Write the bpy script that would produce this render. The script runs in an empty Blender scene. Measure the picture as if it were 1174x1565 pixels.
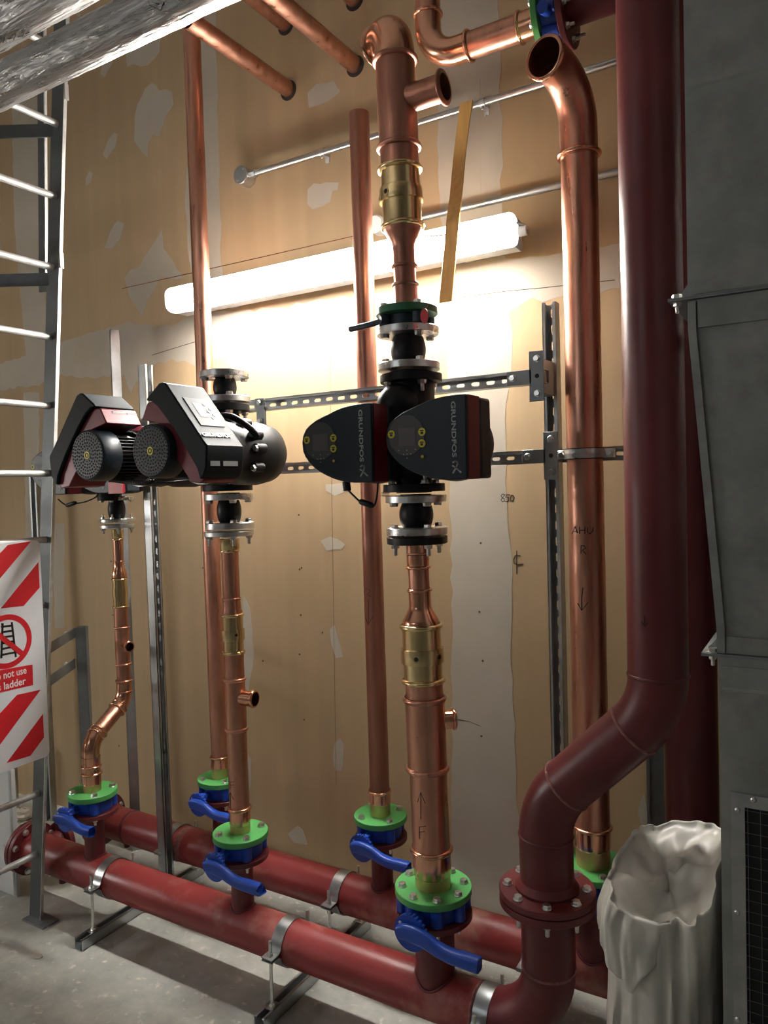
import bpy, bmesh, math, random
from mathutils import Vector, Matrix, noise
rnd = random.Random(7)
SC = bpy.context.scene
COL = SC.collection
PI = math.pi
V = Vector

# ------------------------------------------------------------------ camera
W_, H_ = 1174.0, 1565.0
FPX = 1150.0
CZ = 1.67
yaw, pitch, roll = [math.radians(a) for a in (30.9, 2.158, 1.721)]
fwd = V((-math.sin(yaw)*math.cos(pitch), math.cos(yaw)*math.cos(pitch), -math.sin(pitch)))
r0 = V((math.cos(yaw), math.sin(yaw), 0))
d0 = fwd.cross(r0)
rgt = r0*math.cos(roll) + d0*math.sin(roll)
dwn = d0*math.cos(roll) - r0*math.sin(roll)
cam_d = bpy.data.cameras.new('camera')
cam = bpy.data.objects.new('camera', cam_d); COL.objects.link(cam)
cam_d.sensor_fit = 'VERTICAL'; cam_d.sensor_height = 36.0
cam_d.lens = FPX/H_*36.0
cam_d.clip_start = 0.02
cam.matrix_world = Matrix(((rgt.x, -dwn.x, -fwd.x, 0), (rgt.y, -dwn.y, -fwd.y, 0), (rgt.z, -dwn.z, -fwd.z, CZ), (0, 0, 0, 1)))
SC.camera = cam

def ray(px, py):
    return rgt*((px-W_/2)/FPX) + dwn*((py-H_/2)/FPX) + fwd
def P(px, py, Y):            # measured photo point on the plane y = Y (metres)
    d = ray(px, py); t = Y/d.y
    return V((d.x*t, Y, d.z*t + CZ))
def PX(px, py, X):           # on the plane x = X
    d = ray(px, py); t = X/d.x
    return V((X, d.y*t, d.z*t + CZ))
def PZ(px, py, Z):
    d = ray(px, py); t = (Z-CZ)/d.z
    return V((d.x*t, d.y*t, Z))
def Zat(px, py, Y): return P(px, py, Y).z

# ------------------------------------------------------------------ mesh builder
def frame(axis):
    z = V(axis).normalized()
    a = V((0, 0, 1)) if abs(z.z) < 0.9 else V((0, -1, 0))
    x = a.cross(z).normalized() if abs(z.z) < 0.9 else V((1, 0, 0))
    x = (x - z*x.dot(z)).normalized()
    y = z.cross(x)
    return x, y, z

class MB:
    def __init__(s): s.v = []; s.f = []; s.m = []; s.cur = 0
    def add(s, vs, fs):
        o = len(s.v); s.v += [V(p) for p in vs]
        for f in fs: s.f.append([i+o for i in f]); s.m.append(s.cur)
        return s
    def box(s, c, d, rot=None):
        c = V(c); hx, hy, hz = d[0]/2, d[1]/2, d[2]/2
        vs = [V((x*hx, y*hy, z*hz)) for z in (-1, 1) for y in (-1, 1) for x in (-1, 1)]
        if rot is not None: vs = [rot @ p for p in vs]
        return s.add([c+p for p in vs], [(0,2,3,1),(4,5,7,6),(0,1,5,4),(2,6,7,3),(0,4,6,2),(1,3,7,5)])
    def bar(s, a, b, w, t, up=(0,0,1)):
        a, b = V(a), V(b); z = (b-a).normalized(); u = V(up); x = u.cross(z)
        if x.length < 1e-4: x = V((1,0,0)).cross(z)
        x.normalize(); y = z.cross(x)
        vs = []
        for p in (a, b):
            for i, j in ((-1,-1),(1,-1),(1,1),(-1,1)): vs.append(p + x*(i*w/2) + y*(j*t/2))
        return s.add(vs, [(3,2,1,0),(4,5,6,7),(0,1,5,4),(1,2,6,5),(2,3,7,6),(3,0,4,7)])
    def lathe(s, prof, o=(0,0,0), axis=(0,0,1), n=40, closed=False):
        o = V(o); x, y, z = frame(axis); vs = []; fs = []
        for r, h in prof:
            for k in range(n):
                a = 2*PI*k/n
                vs.append(o + z*h + x*(max(r,1e-5)*math.cos(a)) + y*(max(r,1e-5)*math.sin(a)))
        m = len(prof)
        for i in range(m if closed else m-1):
            j = (i+1) % m
            for k in range(n):
                k2 = (k+1) % n
                fs.append((i*n+k, i*n+k2, j*n+k2, j*n+k))
        return s.add(vs, fs)
    def disc(s, r, h0, h1, o=(0,0,0), axis=(0,0,1), n=40, r_in=0.0, bev=0.0015):
        b = min(bev, abs(h1-h0)/3)
        if r_in > 0:
            return s.lathe([(r_in,h0),(r-b,h0),(r,h0+b),(r,h1-b),(r-b,h1),(r_in,h1)], o, axis, n, closed=True)
        return s.lathe([(0,h0),(r-b,h0),(r,h0+b),(r,h1-b),(r-b,h1),(0,h1)], o, axis, n)
    def tube(s, pts, r, n=14, cap=True, rs=None):
        pts = [V(p) for p in pts]; m = len(pts); vs = []; fs = []
        t0 = (pts[1]-pts[0]).normalized(); x, y, _ = frame(t0)
        prev = t0
        for i, p in enumerate(pts):
            if i == 0: t = t0
            elif i == m-1: t = (pts[-1]-pts[-2]).normalized()
            else: t = ((pts[i+1]-p).normalized() + (p-pts[i-1]).normalized()).normalized()
            q = prev.rotation_difference(t); x = q @ x; y = q @ y; prev = t
            rr = rs[i] if rs else r
            for k in range(n):
                a = 2*PI*k/n; vs.append(p + x*(rr*math.cos(a)) + y*(rr*math.sin(a)))
        for i in range(m-1):
            for k in range(n):
                k2 = (k+1) % n; fs.append((i*n+k, i*n+k2, (i+1)*n+k2, (i+1)*n+k))
        if cap:
            fs.append(tuple(range(n-1,-1,-1))); fs.append(tuple((m-1)*n+k for k in range(n)))
        return s.add(vs, fs)
    def pipe(s, pts, r, ri, n=36):      # hollow tube, open ends, with wall
        o = len(s.f); s.tube(pts, r, n, cap=False); f1 = [list(f) for f in s.f[o:]]
        v1 = len(s.v); base = v1 - n*len(pts)
        s.tube(pts, ri, n, cap=False)
        k0 = len(s.f)
        for i in range(k0-len(f1), k0): s.f[i] = s.f[i][::-1]
        m = len(pts)
        for k in range(n):
            k2 = (k+1) % n
            s.f.append([base+k2, base+k, v1+k, v1+k2]); s.m.append(s.cur)
            e = (m-1)*n
            s.f.append([base+e+k, base+e+k2, v1+e+k2, v1+e+k]); s.m.append(s.cur)
        return s
    def prism(s, poly, d, o=(0,0,0), ex=(1,0,0), ey=(0,0,1), ez=(0,1,0)):   # poly in (ex,ey), extruded along ez from d[0] to d[1]
        o, ex, ey, ez = V(o), V(ex), V(ey), V(ez); n = len(poly)
        vs = [o+ex*p[0]+ey*p[1]+ez*d[0] for p in poly] + [o+ex*p[0]+ey*p[1]+ez*d[1] for p in poly]
        fs = [tuple(range(n)), tuple(range(2*n-1, n-1, -1))]
        for i in range(n):
            j = (i+1) % n; fs.append((i, i+n, j+n, j))
        return s.add(vs, fs)
    def ball(s, c, r, n=20, m=12, sc=(1,1,1)):
        c = V(c)
        prof = [(r*math.sin(PI*i/m), -r*math.cos(PI*i/m)) for i in range(m+1)]
        vs = []; fs = []
        for rr, h in prof:
            for k in range(n):
                a = 2*PI*k/n; vs.append(c + V((rr*math.cos(a)*sc[0], rr*math.sin(a)*sc[1], h*sc[2])))
        for i in range(m):
            for k in range(n):
                k2 = (k+1) % n; fs.append((i*n+k, i*n+k2, (i+1)*n+k2, (i+1)*n+k))
        return s.add(vs, fs)
    def build(s, name, mat, parent=None, base=None, bevel=0.0, ang=35, recalc=True, weld=True):
        base = V(base) if base is not None else (ORG[parent] if parent is not None else V((0,0,0)))
        me = bpy.data.meshes.new(name)
        me.from_pydata([tuple(p-base) for p in s.v], [], s.f)
        mats = mat if isinstance(mat, (list, tuple)) else [mat]
        for mm in mats: me.materials.append(mm)
        if len(mats) > 1:
            for p, i in zip(me.polygons, s.m): p.material_index = i
        bm = bmesh.new(); bm.from_mesh(me)
        if weld: bmesh.ops.remove_doubles(bm, verts=bm.verts, dist=2e-5)
        bmesh.ops.dissolve_degenerate(bm, edges=bm.edges, dist=1e-6)
        if recalc: bmesh.ops.recalc_face_normals(bm, faces=bm.faces)
        bm.to_mesh(me); bm.free()
        for p in me.polygons: p.use_smooth = True
        me.set_sharp_from_angle(angle=math.radians(ang))
        ob = bpy.data.objects.new(name, me); COL.objects.link(ob)
        if parent is not None:
            ob.parent = parent; ORG[ob] = ORG[parent]
        else:
            ob.location = base; ORG[ob] = base
        if bevel:
            b = ob.modifiers.new('bevel', 'BEVEL'); b.width = bevel; b.segments = 2; b.limit_method = 'ANGLE'; b.angle_limit = math.radians(40)
            b.harden_normals = False
        return ob
ORG = {}

def tag(o, label, cat, group=None):
    o['label'] = label; o['category'] = cat
    if group: o['group'] = group
    return o
def thing(name, label, cat, loc, group=None):
    o = bpy.data.objects.new(name, None); COL.objects.link(o); o.empty_display_size = 0.05
    o.location = loc; ORG[o] = V(loc); return tag(o, label, cat, group)
def struct(o): o['kind'] = 'structure'; return o
def inst(proto_mesh, name, parent, pos, rot=None, scale=None):   # another copy of a small shared part mesh
    o = bpy.data.objects.new(name, proto_mesh); COL.objects.link(o); o.parent = parent
    o.location = V(pos) - ORG[parent]
    if rot is not None: o.rotation_mode = 'QUATERNION'; o.rotation_quaternion = rot
    if scale: o.scale = (scale,)*3
    ORG[o] = V(pos); return o

# ------------------------------------------------------------------ materials
def node_mat(name):
    m = bpy.data.materials.new(name); m.use_nodes = True
    nt = m.node_tree; return m, nt, nt.nodes['Principled BSDF']
def mat(name, col, rough=0.5, metal=0.0, var=0.0, scale=8.0, col2=None, fac2=(0.5,0.65), scale2=5.0, bump=0.0, bscale=60.0, rvar=0.0, stretch=None, emit=None, alpha=None, trans=0.0, detail=4, coat=0.0, spec=None):
    m, nt, b = node_mat(name); N = nt.nodes; L = nt.links
    b.inputs['Roughness'].default_value = rough; b.inputs['Metallic'].default_value = metal
    b.inputs['Base Color'].default_value = (*col, 1)
    if coat: b.inputs['Coat Weight'].default_value = coat; b.inputs['Coat Roughness'].default_value = 0.12
    if spec is not None: b.inputs['Specular IOR Level'].default_value = spec
    tc = N.new('ShaderNodeTexCoord'); mp = N.new('ShaderNodeMapping'); L.new(tc.outputs['Object'], mp.inputs['Vector'])
    if stretch: mp.inputs['Scale'].default_value = stretch
    last = None
    if var or col2 or rvar:
        n1 = N.new('ShaderNodeTexNoise'); n1.inputs['Scale'].default_value = scale; n1.inputs['Detail'].default_value = detail; n1.inputs['Roughness'].default_value = 0.6
        L.new(mp.outputs[0], n1.inputs['Vector'])
        rp = N.new('ShaderNodeValToRGB'); cr = rp.color_ramp
        cr.elements[0].position = 0.3; cr.elements[1].position = 0.7
        cr.elements[0].color = (*[c*(1-var) for c in col], 1); cr.elements[1].color = (*[min(1, c*(1+var)) for c in col], 1)
        L.new(n1.outputs['Fac'], rp.inputs['Fac']); last = rp.outputs['Color']
        if rvar:
            mr = N.new('ShaderNodeMapRange'); mr.inputs['From Min'].default_value = 0.3; mr.inputs['From Max'].default_value = 0.7
            mr.inputs['To Min'].default_value = max(0.03, rough-rvar); mr.inputs['To Max'].default_value = min(1, rough+rvar)
            L.new(n1.outputs['Fac'], mr.inputs['Value']); L.new(mr.outputs[0], b.inputs['Roughness'])
    if col2:
        n2 = N.new('ShaderNodeTexNoise'); n2.inputs['Scale'].default_value = scale2; n2.inputs['Detail'].default_value = 8; n2.inputs['Roughness'].default_value = 0.65
        L.new(mp.outputs[0], n2.inputs['Vector'])
        mr2 = N.new('ShaderNodeMapRange'); mr2.inputs['From Min'].default_value = fac2[0]; mr2.inputs['From Max'].default_value = fac2[1]
        L.new(n2.outputs['Fac'], mr2.inputs['Value'])
        mx = N.new('ShaderNodeMix'); mx.data_type = 'RGBA'
        L.new(mr2.outputs[0], mx.inputs['Factor']); L.new(last, mx.inputs['A']); mx.inputs['B'].default_value = (*col2, 1); last = mx.outputs['Result']
    if last: L.new(last, b.inputs['Base Color'])
    if bump:
        n3 = N.new('ShaderNodeTexNoise'); n3.inputs['Scale'].default_value = bscale; n3.inputs['Detail'].default_value = 5
        L.new(mp.outputs[0], n3.inputs['Vector'])
        bp = N.new('ShaderNodeBump'); bp.inputs['Strength'].default_value = bump; bp.inputs['Distance'].default_value = 0.01
        L.new(n3.outputs['Fac'], bp.inputs['Height']); L.new(bp.outputs[0], b.inputs['Normal'])
    if emit: b.inputs['Emission Color'].default_value = (*emit[0], 1); b.inputs['Emission Strength'].default_value = emit[1]
    if trans: b.inputs['Transmission Weight'].default_value = trans
    return m

M = {}
M['copper'] = mat('copper_pipe', (0.64,0.33,0.235), 0.35, 1.0, var=0.12, scale=5, rvar=0.10, stretch=(6,6,1.2), col2=(0.48,0.215,0.15), fac2=(0.50,0.80), scale2=3)
M['copper_shaded'] = mat('copper_shaded', (0.46,0.22,0.16), 0.42, 1.0, var=0.12, scale=5, rvar=0.10, stretch=(6,6,1.0), col2=(0.34,0.14,0.09), fac2=(0.5,0.8), scale2=3)  # darker copper: shade of the backlit pipes put into the colour
M['copper_fit'] = mat('copper_fitting', (0.76,0.40,0.265), 0.21, 1.0, var=0.08, scale=9, rvar=0.03)
M['brass'] = mat('brass', (0.78,0.61,0.33), 0.24, 1.0, var=0.05, scale=6, stretch=(1,1,9))
M['bronze'] = mat('bronze_casting', (0.70,0.44,0.25), 0.46, 1.0, var=0.15, scale=20)
M['red'] = mat('shaded_red_oxide_paint', (0.118,0.0155,0.0185), 0.40, 0.0, var=0.22, scale=5, rvar=0.08, bump=0.05, bscale=40)  # red paint darkened to carry the shade on the tall pipes
M['red_dusty'] = mat('red_oxide_paint_dusty', (0.25,0.030,0.030), 0.40, 0.0, var=0.15, scale=6, rvar=0.1, col2=(0.46,0.24,0.19), fac2=(0.53,0.80), scale2=4.5, bump=0.06, bscale=40)
M['weld'] = mat('weld_bead', (0.26,0.10,0.09), 0.55, 0.2, var=0.4, scale=60, bump=0.4, bscale=120)
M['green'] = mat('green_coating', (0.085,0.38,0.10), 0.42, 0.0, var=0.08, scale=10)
M['green_shaded'] = mat('shaded_green_coating', (0.03,0.16,0.075), 0.42, 0.0, var=0.08, scale=10)  # green coating with the backlit flange's shade mixed into its colour
M['blue'] = mat('blue_paint', (0.012,0.062,0.40), 0.36, 0.0, var=0.18, scale=14, bump=0.08, bscale=90)
M['valve_shaded'] = mat('shaded_valve_iron', (0.02,0.035,0.05), 0.45, 0.2, var=0.3, scale=20)  # valve colour darkened to imitate it standing against the light
M['zinc'] = mat('zinc_plate', (0.62,0.63,0.63), 0.34, 1.0, var=0.18, scale=18, rvar=0.12)
M['bolt'] = mat('bolt_steel', (0.70,0.70,0.68), 0.28, 1.0, var=0.15, scale=60)
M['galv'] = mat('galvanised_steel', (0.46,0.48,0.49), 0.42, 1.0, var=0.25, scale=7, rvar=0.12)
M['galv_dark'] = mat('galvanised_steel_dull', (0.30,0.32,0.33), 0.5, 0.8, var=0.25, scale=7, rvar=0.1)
M['duct'] = mat('galvanised_duct_sheet', (0.31,0.325,0.315), 0.50, 0.55, var=0.22, scale=9, rvar=0.10, col2=(0.41,0.42,0.40), fac2=(0.48,0.75), scale2=14)
M['rubber'] = mat('black_rubber', (0.007,0.008,0.010), 0.42, spec=0.3)
M['black'] = mat('black_plastic', (0.015,0.023,0.031), 0.40, var=0.10, scale=200, spec=0.3)
M['black_gloss'] = mat('black_cover', (0.013,0.017,0.021), 0.50, var=0.1, scale=150, spec=0.13)
M['pump_iron'] = mat('black_cast_iron', (0.006,0.0075,0.0095), 0.46, 0.0, spec=0.3, var=0.2, scale=40, bump=0.05, bscale=150)
M['pump_red'] = mat('dark_red_cast', (0.16,0.010,0.022), 0.38, 0.1, var=0.12, scale=40)
M['panel'] = mat('grey_panel', (0.048,0.048,0.053), 0.45)
M['screen'] = mat('display_screen', (0.12,0.113,0.116), 0.4, spec=0.15)
M['panel_lit'] = mat('clear_display_panel', (0.030,0.034,0.038), 0.46, spec=0.14)
M['yellow'] = mat('yellow_sticker', (0.62,0.55,0.03), 0.5)
M['amber'] = mat('amber_lens', (0.55,0.33,0.02), 0.3)
M['ink'] = mat('black_ink', (0.012,0.011,0.010), 0.6)
M['pencil'] = mat('pencil_mark', (0.06,0.045,0.03), 0.7)
M['grey_print'] = mat('silver_print', (0.34,0.35,0.36), 0.45)
M['white_print'] = mat('white_print', (0.74,0.75,0.75), 0.45)
M['red_print'] = mat('red_print', (0.60,0.018,0.028), 0.38)
M['sign_white'] = mat('white_sign_board', (0.72,0.74,0.78), 0.33, var=0.04, scale=4)
M['steel_dark'] = mat('dark_ladder_steel', (0.125,0.135,0.14), 0.5, 0.7, var=0.25, scale=9, rvar=0.1)
M['rung'] = mat('galvanised_rung', (0.52,0.52,0.50), 0.5, 0.55, var=0.2, scale=20)
M['foil'] = mat('aluminium_foil', (0.40,0.395,0.395), 0.30, 1.0, var=0.22, scale=6, rvar=0.1, stretch=(1,7,7), bump=0.7, bscale=14)
M['conduit'] = mat('steel_conduit', (0.58,0.59,0.60), 0.28, 1.0, var=0.12, scale=25)
M['lath'] = mat('plywood_lath', (0.50,0.32,0.10), 0.42, var=0.15, scale=5, stretch=(12,12,1), col2=(0.30,0.18,0.05), fac2=(0.60,0.72), scale2=3, coat=0.3)
M['sack'] = mat('white_polythene', (0.62,0.60,0.55), 0.30, var=0.08, scale=5, bump=0.12, bscale=22)
M['housing'] = mat('grey_polycarbonate', (0.62,0.64,0.66), 0.3)
def mat_diffuser():
    # batten diffuser: the tube inside throws most of its light out and down, little up the wall
    m, nt, b = node_mat('lit_diffuser'); N, L = nt.nodes, nt.links
    g = N.new('ShaderNodeNewGeometry'); sx = N.new('ShaderNodeSeparateXYZ'); L.new(g.outputs['Normal'], sx.inputs[0])
    mr = N.new('ShaderNodeMapRange'); mr.inputs['From Min'].default_value = -0.1; mr.inputs['From Max'].default_value = 0.8
    mr.inputs['To Min'].default_value = 47.0; mr.inputs['To Max'].default_value = 5.0
    L.new(sx.outputs['Z'], mr.inputs['Value']); L.new(mr.outputs[0], b.inputs['Emission Strength'])
    b.inputs['Emission Color'].default_value = (1.0,0.975,0.91,1); b.inputs['Base Color'].default_value = (0.9,0.9,0.9,1)
    return m
M['diffuser'] = mat_diffuser()
M['diffuser_fill_rear'] = mat('fill_rear_diffuser', (0.9,0.9,0.9), 0.4, emit=((0.93,0.97,1.0), 3.5))  # emitters of the two added fill battens, this and the next
M['diffuser_fill_left'] = mat('fill_left_diffuser', (0.9,0.9,0.9), 0.4, emit=((0.97,0.99,1.0), 17.0))
M['clear'] = mat('clear_end_cap', (0.82,0.84,0.85), 0.2, var=0.05, scale=30, emit=((1.0,0.97,0.90), 0.55))  # weak glow stands for lamp light passing through the cap
M['cable'] = mat('grey_cable', (0.30,0.30,0.29), 0.5)
M['white_pvc'] = mat('white_plastic', (0.66,0.66,0.64), 0.45)
M['orange_red'] = mat('red_label', (0.50,0.02,0.02), 0.4)
M['joint'] = mat('board_joint_line', (0.22,0.15,0.085), 0.8)
M['hole'] = mat('hole_shade', (0.03,0.025,0.02), 0.9)  # dark colour stands for the shade inside holes, ports and bores
M['board_white'] = mat('white_board', (0.60,0.61,0.61), 0.5, var=0.06, scale=6)
M['chalk'] = mat('red_chalk_line', (0.20,0.07,0.04), 0.9)
M['mesh_dark'] = mat('dark_grille_backing', (0.012,0.012,0.014), 0.9)
M['mesh_wire'] = mat('grille_wire', (0.20,0.20,0.20), 0.4, 0.9)
M['dark_wall'] = mat('dark_painted_wall', (0.16,0.155,0.15), 0.85, var=0.1, scale=4)
M['plaster_wall'] = mat('painted_blockwork', (0.52,0.50,0.47), 0.9, var=0.1, scale=4)

def mat_wall():
    m, nt, b = node_mat('tan_plasterboard'); N, L = nt.nodes, nt.links
    tc = N.new('ShaderNodeTexCoord')
    n1 = N.new('ShaderNodeTexNoise'); n1.inputs['Scale'].default_value = 1.3; n1.inputs['Detail'].default_value = 6
    L.new(tc.outputs['Object'], n1.inputs['Vector'])
    rp = N.new('ShaderNodeValToRGB'); e = rp.color_ramp.elements
    e[0].position = 0.3; e[0].color = (0.400,0.287,0.166, 1); e[1].position = 0.72; e[1].color = (0.475,0.348,0.208, 1)
    L.new(n1.outputs['Fac'], rp.inputs['Fac'])
    mp = N.new('ShaderNodeMapping'); mp.inputs['Scale'].default_value = (9, 9, 0.5); L.new(tc.outputs['Object'], mp.inputs['Vector'])
    n2 = N.new('ShaderNodeTexNoise'); n2.inputs['Scale'].default_value = 1.5; n2.inputs['Detail'].default_value = 8
    L.new(mp.outputs[0], n2.inputs['Vector'])
    mx = N.new('ShaderNodeMix'); mx.data_type = 'RGBA'; mx.blend_type = 'OVERLAY'; mx.inputs['Factor'].default_value = 0.14
    L.new(rp.outputs['Color'], mx.inputs['A']); L.new(n2.outputs['Fac'], mx.inputs['B'])
    L.new(mx.outputs['Result'], b.inputs['Base Color'])
    b.inputs['Roughness'].default_value = 0.62; b.inputs['Specular IOR Level'].default_value = 0.35
    return m
M['wall'] = mat_wall()
M['filler'] = mat('wall_filler', (0.45,0.405,0.335), 0.8, var=0.08, scale=3, col2=(0.42,0.345,0.24), fac2=(0.56,0.80), scale2=2.2)

def mat_floor():
    m, nt, b = node_mat('concrete_floor'); N, L = nt.nodes, nt.links
    tc = N.new('ShaderNodeTexCoord')
    n1 = N.new('ShaderNodeTexNoise'); n1.inputs['Scale'].default_value = 2.4; n1.inputs['Detail'].default_value = 10; n1.inputs['Roughness'].default_value = 0.7
    L.new(tc.outputs['Object'], n1.inputs['Vector'])
    rp = N.new('ShaderNodeValToRGB'); e = rp.color_ramp.elements
    e[0].position = 0.32; e[0].color = (0.26,0.268,0.245, 1); e[1].position = 0.70; e[1].color = (0.60,0.595,0.54, 1)
    x = rp.color_ramp.elements.new(0.52); x.color = (0.43,0.43,0.39, 1)
    L.new(n1.outputs['Fac'], rp.inputs['Fac'])
    vo = N.new('ShaderNodeTexNoise'); vo.inputs['Scale'].default_value = 26; vo.inputs['Detail'].default_value = 6
    L.new(tc.outputs['Object'], vo.inputs['Vector'])
    mr = N.new('ShaderNodeMapRange'); mr.inputs['From Min'].default_value = 0.60; mr.inputs['From Max'].default_value = 0.72
    L.new(vo.outputs['Fac'], mr.inputs['Value'])
    mx = N.new('ShaderNodeMix'); mx.data_type = 'RGBA'; L.new(mr.outputs[0], mx.inputs['Factor'])
    L.new(rp.outputs['Color'], mx.inputs['A']); mx.inputs['B'].default_value = (0.68,0.64,0.55, 1)
    L.new(mx.outputs['Result'], b.inputs['Base Color'])
    b.inputs['Roughness'].default_value = 0.72
    bp = N.new('ShaderNodeBump'); bp.inputs['Strength'].default_value = 0.25; bp.inputs['Distance'].default_value = 0.01
    L.new(vo.outputs['Fac'], bp.inputs['Height']); L.new(bp.outputs[0], b.inputs['Normal'])
    return m
M['floor'] = mat_floor()

# ------------------------------------------------------------------ setting
WY = 2.49                 # face of the tan wall
def jag(poly, amp, step, seed):
    """ragged outline: subdivide and jitter a closed polygon of (x, z)"""
    r = random.Random(seed); out = []
    n = len(poly)
    for i in range(n):
        a, b = V((*poly[i], 0)), V((*poly[(i+1) % n], 0)); L = (b-a).length
        k = max(1, int(L/step)); nrm = V((-(b-a).y, (b-a).x, 0)).normalized() if L > 0 else V((0,0,0))
        for j in range(k):
            p = a.lerp(b, j/k)
            if j: p += nrm*r.uniform(-amp, amp)
            out.append((p.x, p.y))
    return out
wall = MB()
# wall face is one big sheet; dark discs laid on it stand for pipe holes
wall.box((-2.1, WY+0.05, 2.2), (7.0, 0.10, 4.4))
def patch(px, seed, amp=0.012, step=0.03, lift=0.0007, mi=1):
    poly = [(P(x, y, WY).x, P(x, y, WY).z) for x, y in px]
    if amp: poly = jag(poly, amp, step, seed)
    wall.cur = mi
    n = len(poly); vs = [V((x, WY-lift, z)) for x, z in poly] + [V((x, WY+0.001, z)) for x, z in poly]
    import mathutils.geometry as G
    tris = G.tessellate_polygon([[V((x, z, 0)) for x, z in poly]])
    o = len(wall.v); wall.v += vs
    for t in tris: wall.f.append([o+i for i in t]); wall.m.append(mi)
    for i in range(n):
        j = (i+1) % n; wall.f.append([o+i, o+j, o+n+j, o+n+i]); wall.m.append(mi)
    wall.cur = 0
patch([(672,-20),(762,-20),(768,230),(766,345),(775,470),(700,470),(672,330),(668,220)], 1, 0.008, 0.05)
patch([(690,455),(780,455),(782,560),(772,640),(775,760),(782,900),(786,1130),(794,1250),(800,1420),(688,1420),(692,1150),(690,800),(684,600)], 2, 0.008, 0.05, 0.0008)
patch([(150,505),(200,492),(260,500),(300,480),(360,476),(420,470),(500,458),(570,450),(640,452),(692,462),(692,500),(640,505),(560,500),(515,503),(505,528),(480,528),(470,508),(420,520),(380,530),(345,548),(318,545),(300,560),(262,548),(225,562),(200,600),(190,572),(150,578),(95,572),(60,590),(-60,600),(-60,570),(60,540),(100,520)], 3, 0.010, 0.035, 0.0010)
patch([(770,395),(850,388),(950,372),(950,440),(850,455),(830,462),(815,455),(790,470),(770,480)], 4, 0.006, 0.03, 0.0009)
patch([(283,-20),(328,-20),(335,240),(338,400),(346,470),(300,480),(290,400),(283,300),(290,200),(286,100)], 5, 0.006, 0.05)
patch([(232,126),(243,138),(262,140),(265,160),(250,190),(243,210),(233,205),(226,222),(226,240),(212,225),(205,215),(206,190),(210,160),(222,135)], 6)
patch([(174,203),(180,205),(176,225),(163,243),(157,236),(165,215)], 7, .004)
patch([(136,262),(142,264),(138,280),(131,284),(131,275)], 8, .003)
patch([(180,337),(190,342),(184,365),(172,380),(160,379),(168,355)], 9, .005)
patch([(248,350),(250,380),(262,395),(280,425),(245,425),(235,445),(225,460),(218,485),(205,465),(195,440),(190,425),(200,412),(215,405),(230,380)], 10, .008)
patch([(190,60),(246,52),(244,80),(226,100),(215,102),(205,98),(195,102)], 11, .006)
patch([(158,85),(178,72),(170,100),(160,118),(153,114)], 12, .005)
patch([(470,142),(485,128),(510,124),(520,140),(500,155),(472,165)], 13, .006)
patch([(470,290),(480,280),(518,279),(516,290),(508,292),(505,308),(478,320),(470,312)], 14, .005)
patch([(490,826),(505,820),(528,832),(522,840),(500,842)], 15, .005)
patch([(504,962),(512,955),(520,985),(524,1004),(514,1006),(506,985)], 16, .005)
patch([(512,1135),(520,1128),(526,1140),(523,1178),(513,1178),(509,1155)], 17, .004)
patch([(498,740),(530,738),(532,750),(512,758),(498,750)], 18, .004)
patch([(440,1275),(455,1262),(462,1268),(470,1291),(450,1288)], 19, .003)
patch([(372,910),(382,930),(388,1000),(380,1060),(372,1040)], 20, .004)
patch([(374,1150),(384,1160),(384,1200),(374,1215)], 21, .004)
patch([(18,150),(66,150),(66,420),(30,430),(22,330)], 22, .006, .05)
patch([(30,430),(70,440),(72,560),(40,560),(36,500)], 23, .006, .05)
patch([(36,600),(60,600),(60,840),(40,840)], 24, .006, .05)
patch([(80,800),(98,800),(98,960),(84,960)], 25, .005, .05)
patch([(-40,230),(0,225),(0,400),(-40,400)], 26, .006)
patch([(975,1240),(985,1210),(990,1260),(982,1275)], 27, .004)
patch([(105,25),(110,50),(112,70),(106,72)], 28, .004)
patch([(118,18),(124,22),(122,27),(117,24)], 29, .002)
# board joints, chalk line and beads
def wline(px, w, mi, lift=0.0011):
    for (a, b) in zip(px[:-1], px[1:]):
        A, B = P(*a, WY), P(*b, WY)
        d = (B-A).normalized(); q = V((-d.z, 0, d.x))*(w/2)
        wall.cur = mi
        wall.add([A+q+V((0,-lift,0)), A-q+V((0,-lift,0)), B-q+V((0,-lift,0)), B+q+V((0,-lift,0)), A+q, A-q, B-q, B+q], [(0,1,2,3),(0,4,5,1),(2,6,7,3),(1,5,6,2),(3,7,4,0)])
        wall.cur = 0
wline([(187,441),(400,393),(540,361)], 0.003, 2)
wline([(503,470),(505,600),(511,1000),(514,1200)], 0.0014, 5)
wline([(733,120),(735,300),(738,460),(742,620)], 0.003, 4, 0.0013)
wline([(700,455),(775,445),(830,440),(940,428)], 0.003, 3)
wline([(232,543),(290,525),(300,522)], 0.003, 3); wline([(370,520),(480,505),(600,490)], 0.002, 4)
for i, (x, y) in enumerate(((457,787),(458,1000),(493,967),(458,870),(460,940),(465,1100),(461,868),(310,868),(402,1010),(170,858),(182,1140),(735,830),(733,935),(738,1010),(736,1125),(178,905),(173,940))):
    p = P(x, y, WY); wall.cur = 3; wall.disc(0.004, 0, 0.0016, p, (0,-1,0), 10); wall.cur = 0
# pencil scratches and scraped marks
wline([(700,1099),(718,1103),(735,1110)], 0.002, 3); wline([(700,1101),(714,1102)], 0.002, 3)
wo = wall.build('wall_back', [M['wall'], M['filler'], M['chalk'], M['pencil'], M['filler'], M['joint']], bevel=0); struct(wo)

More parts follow.
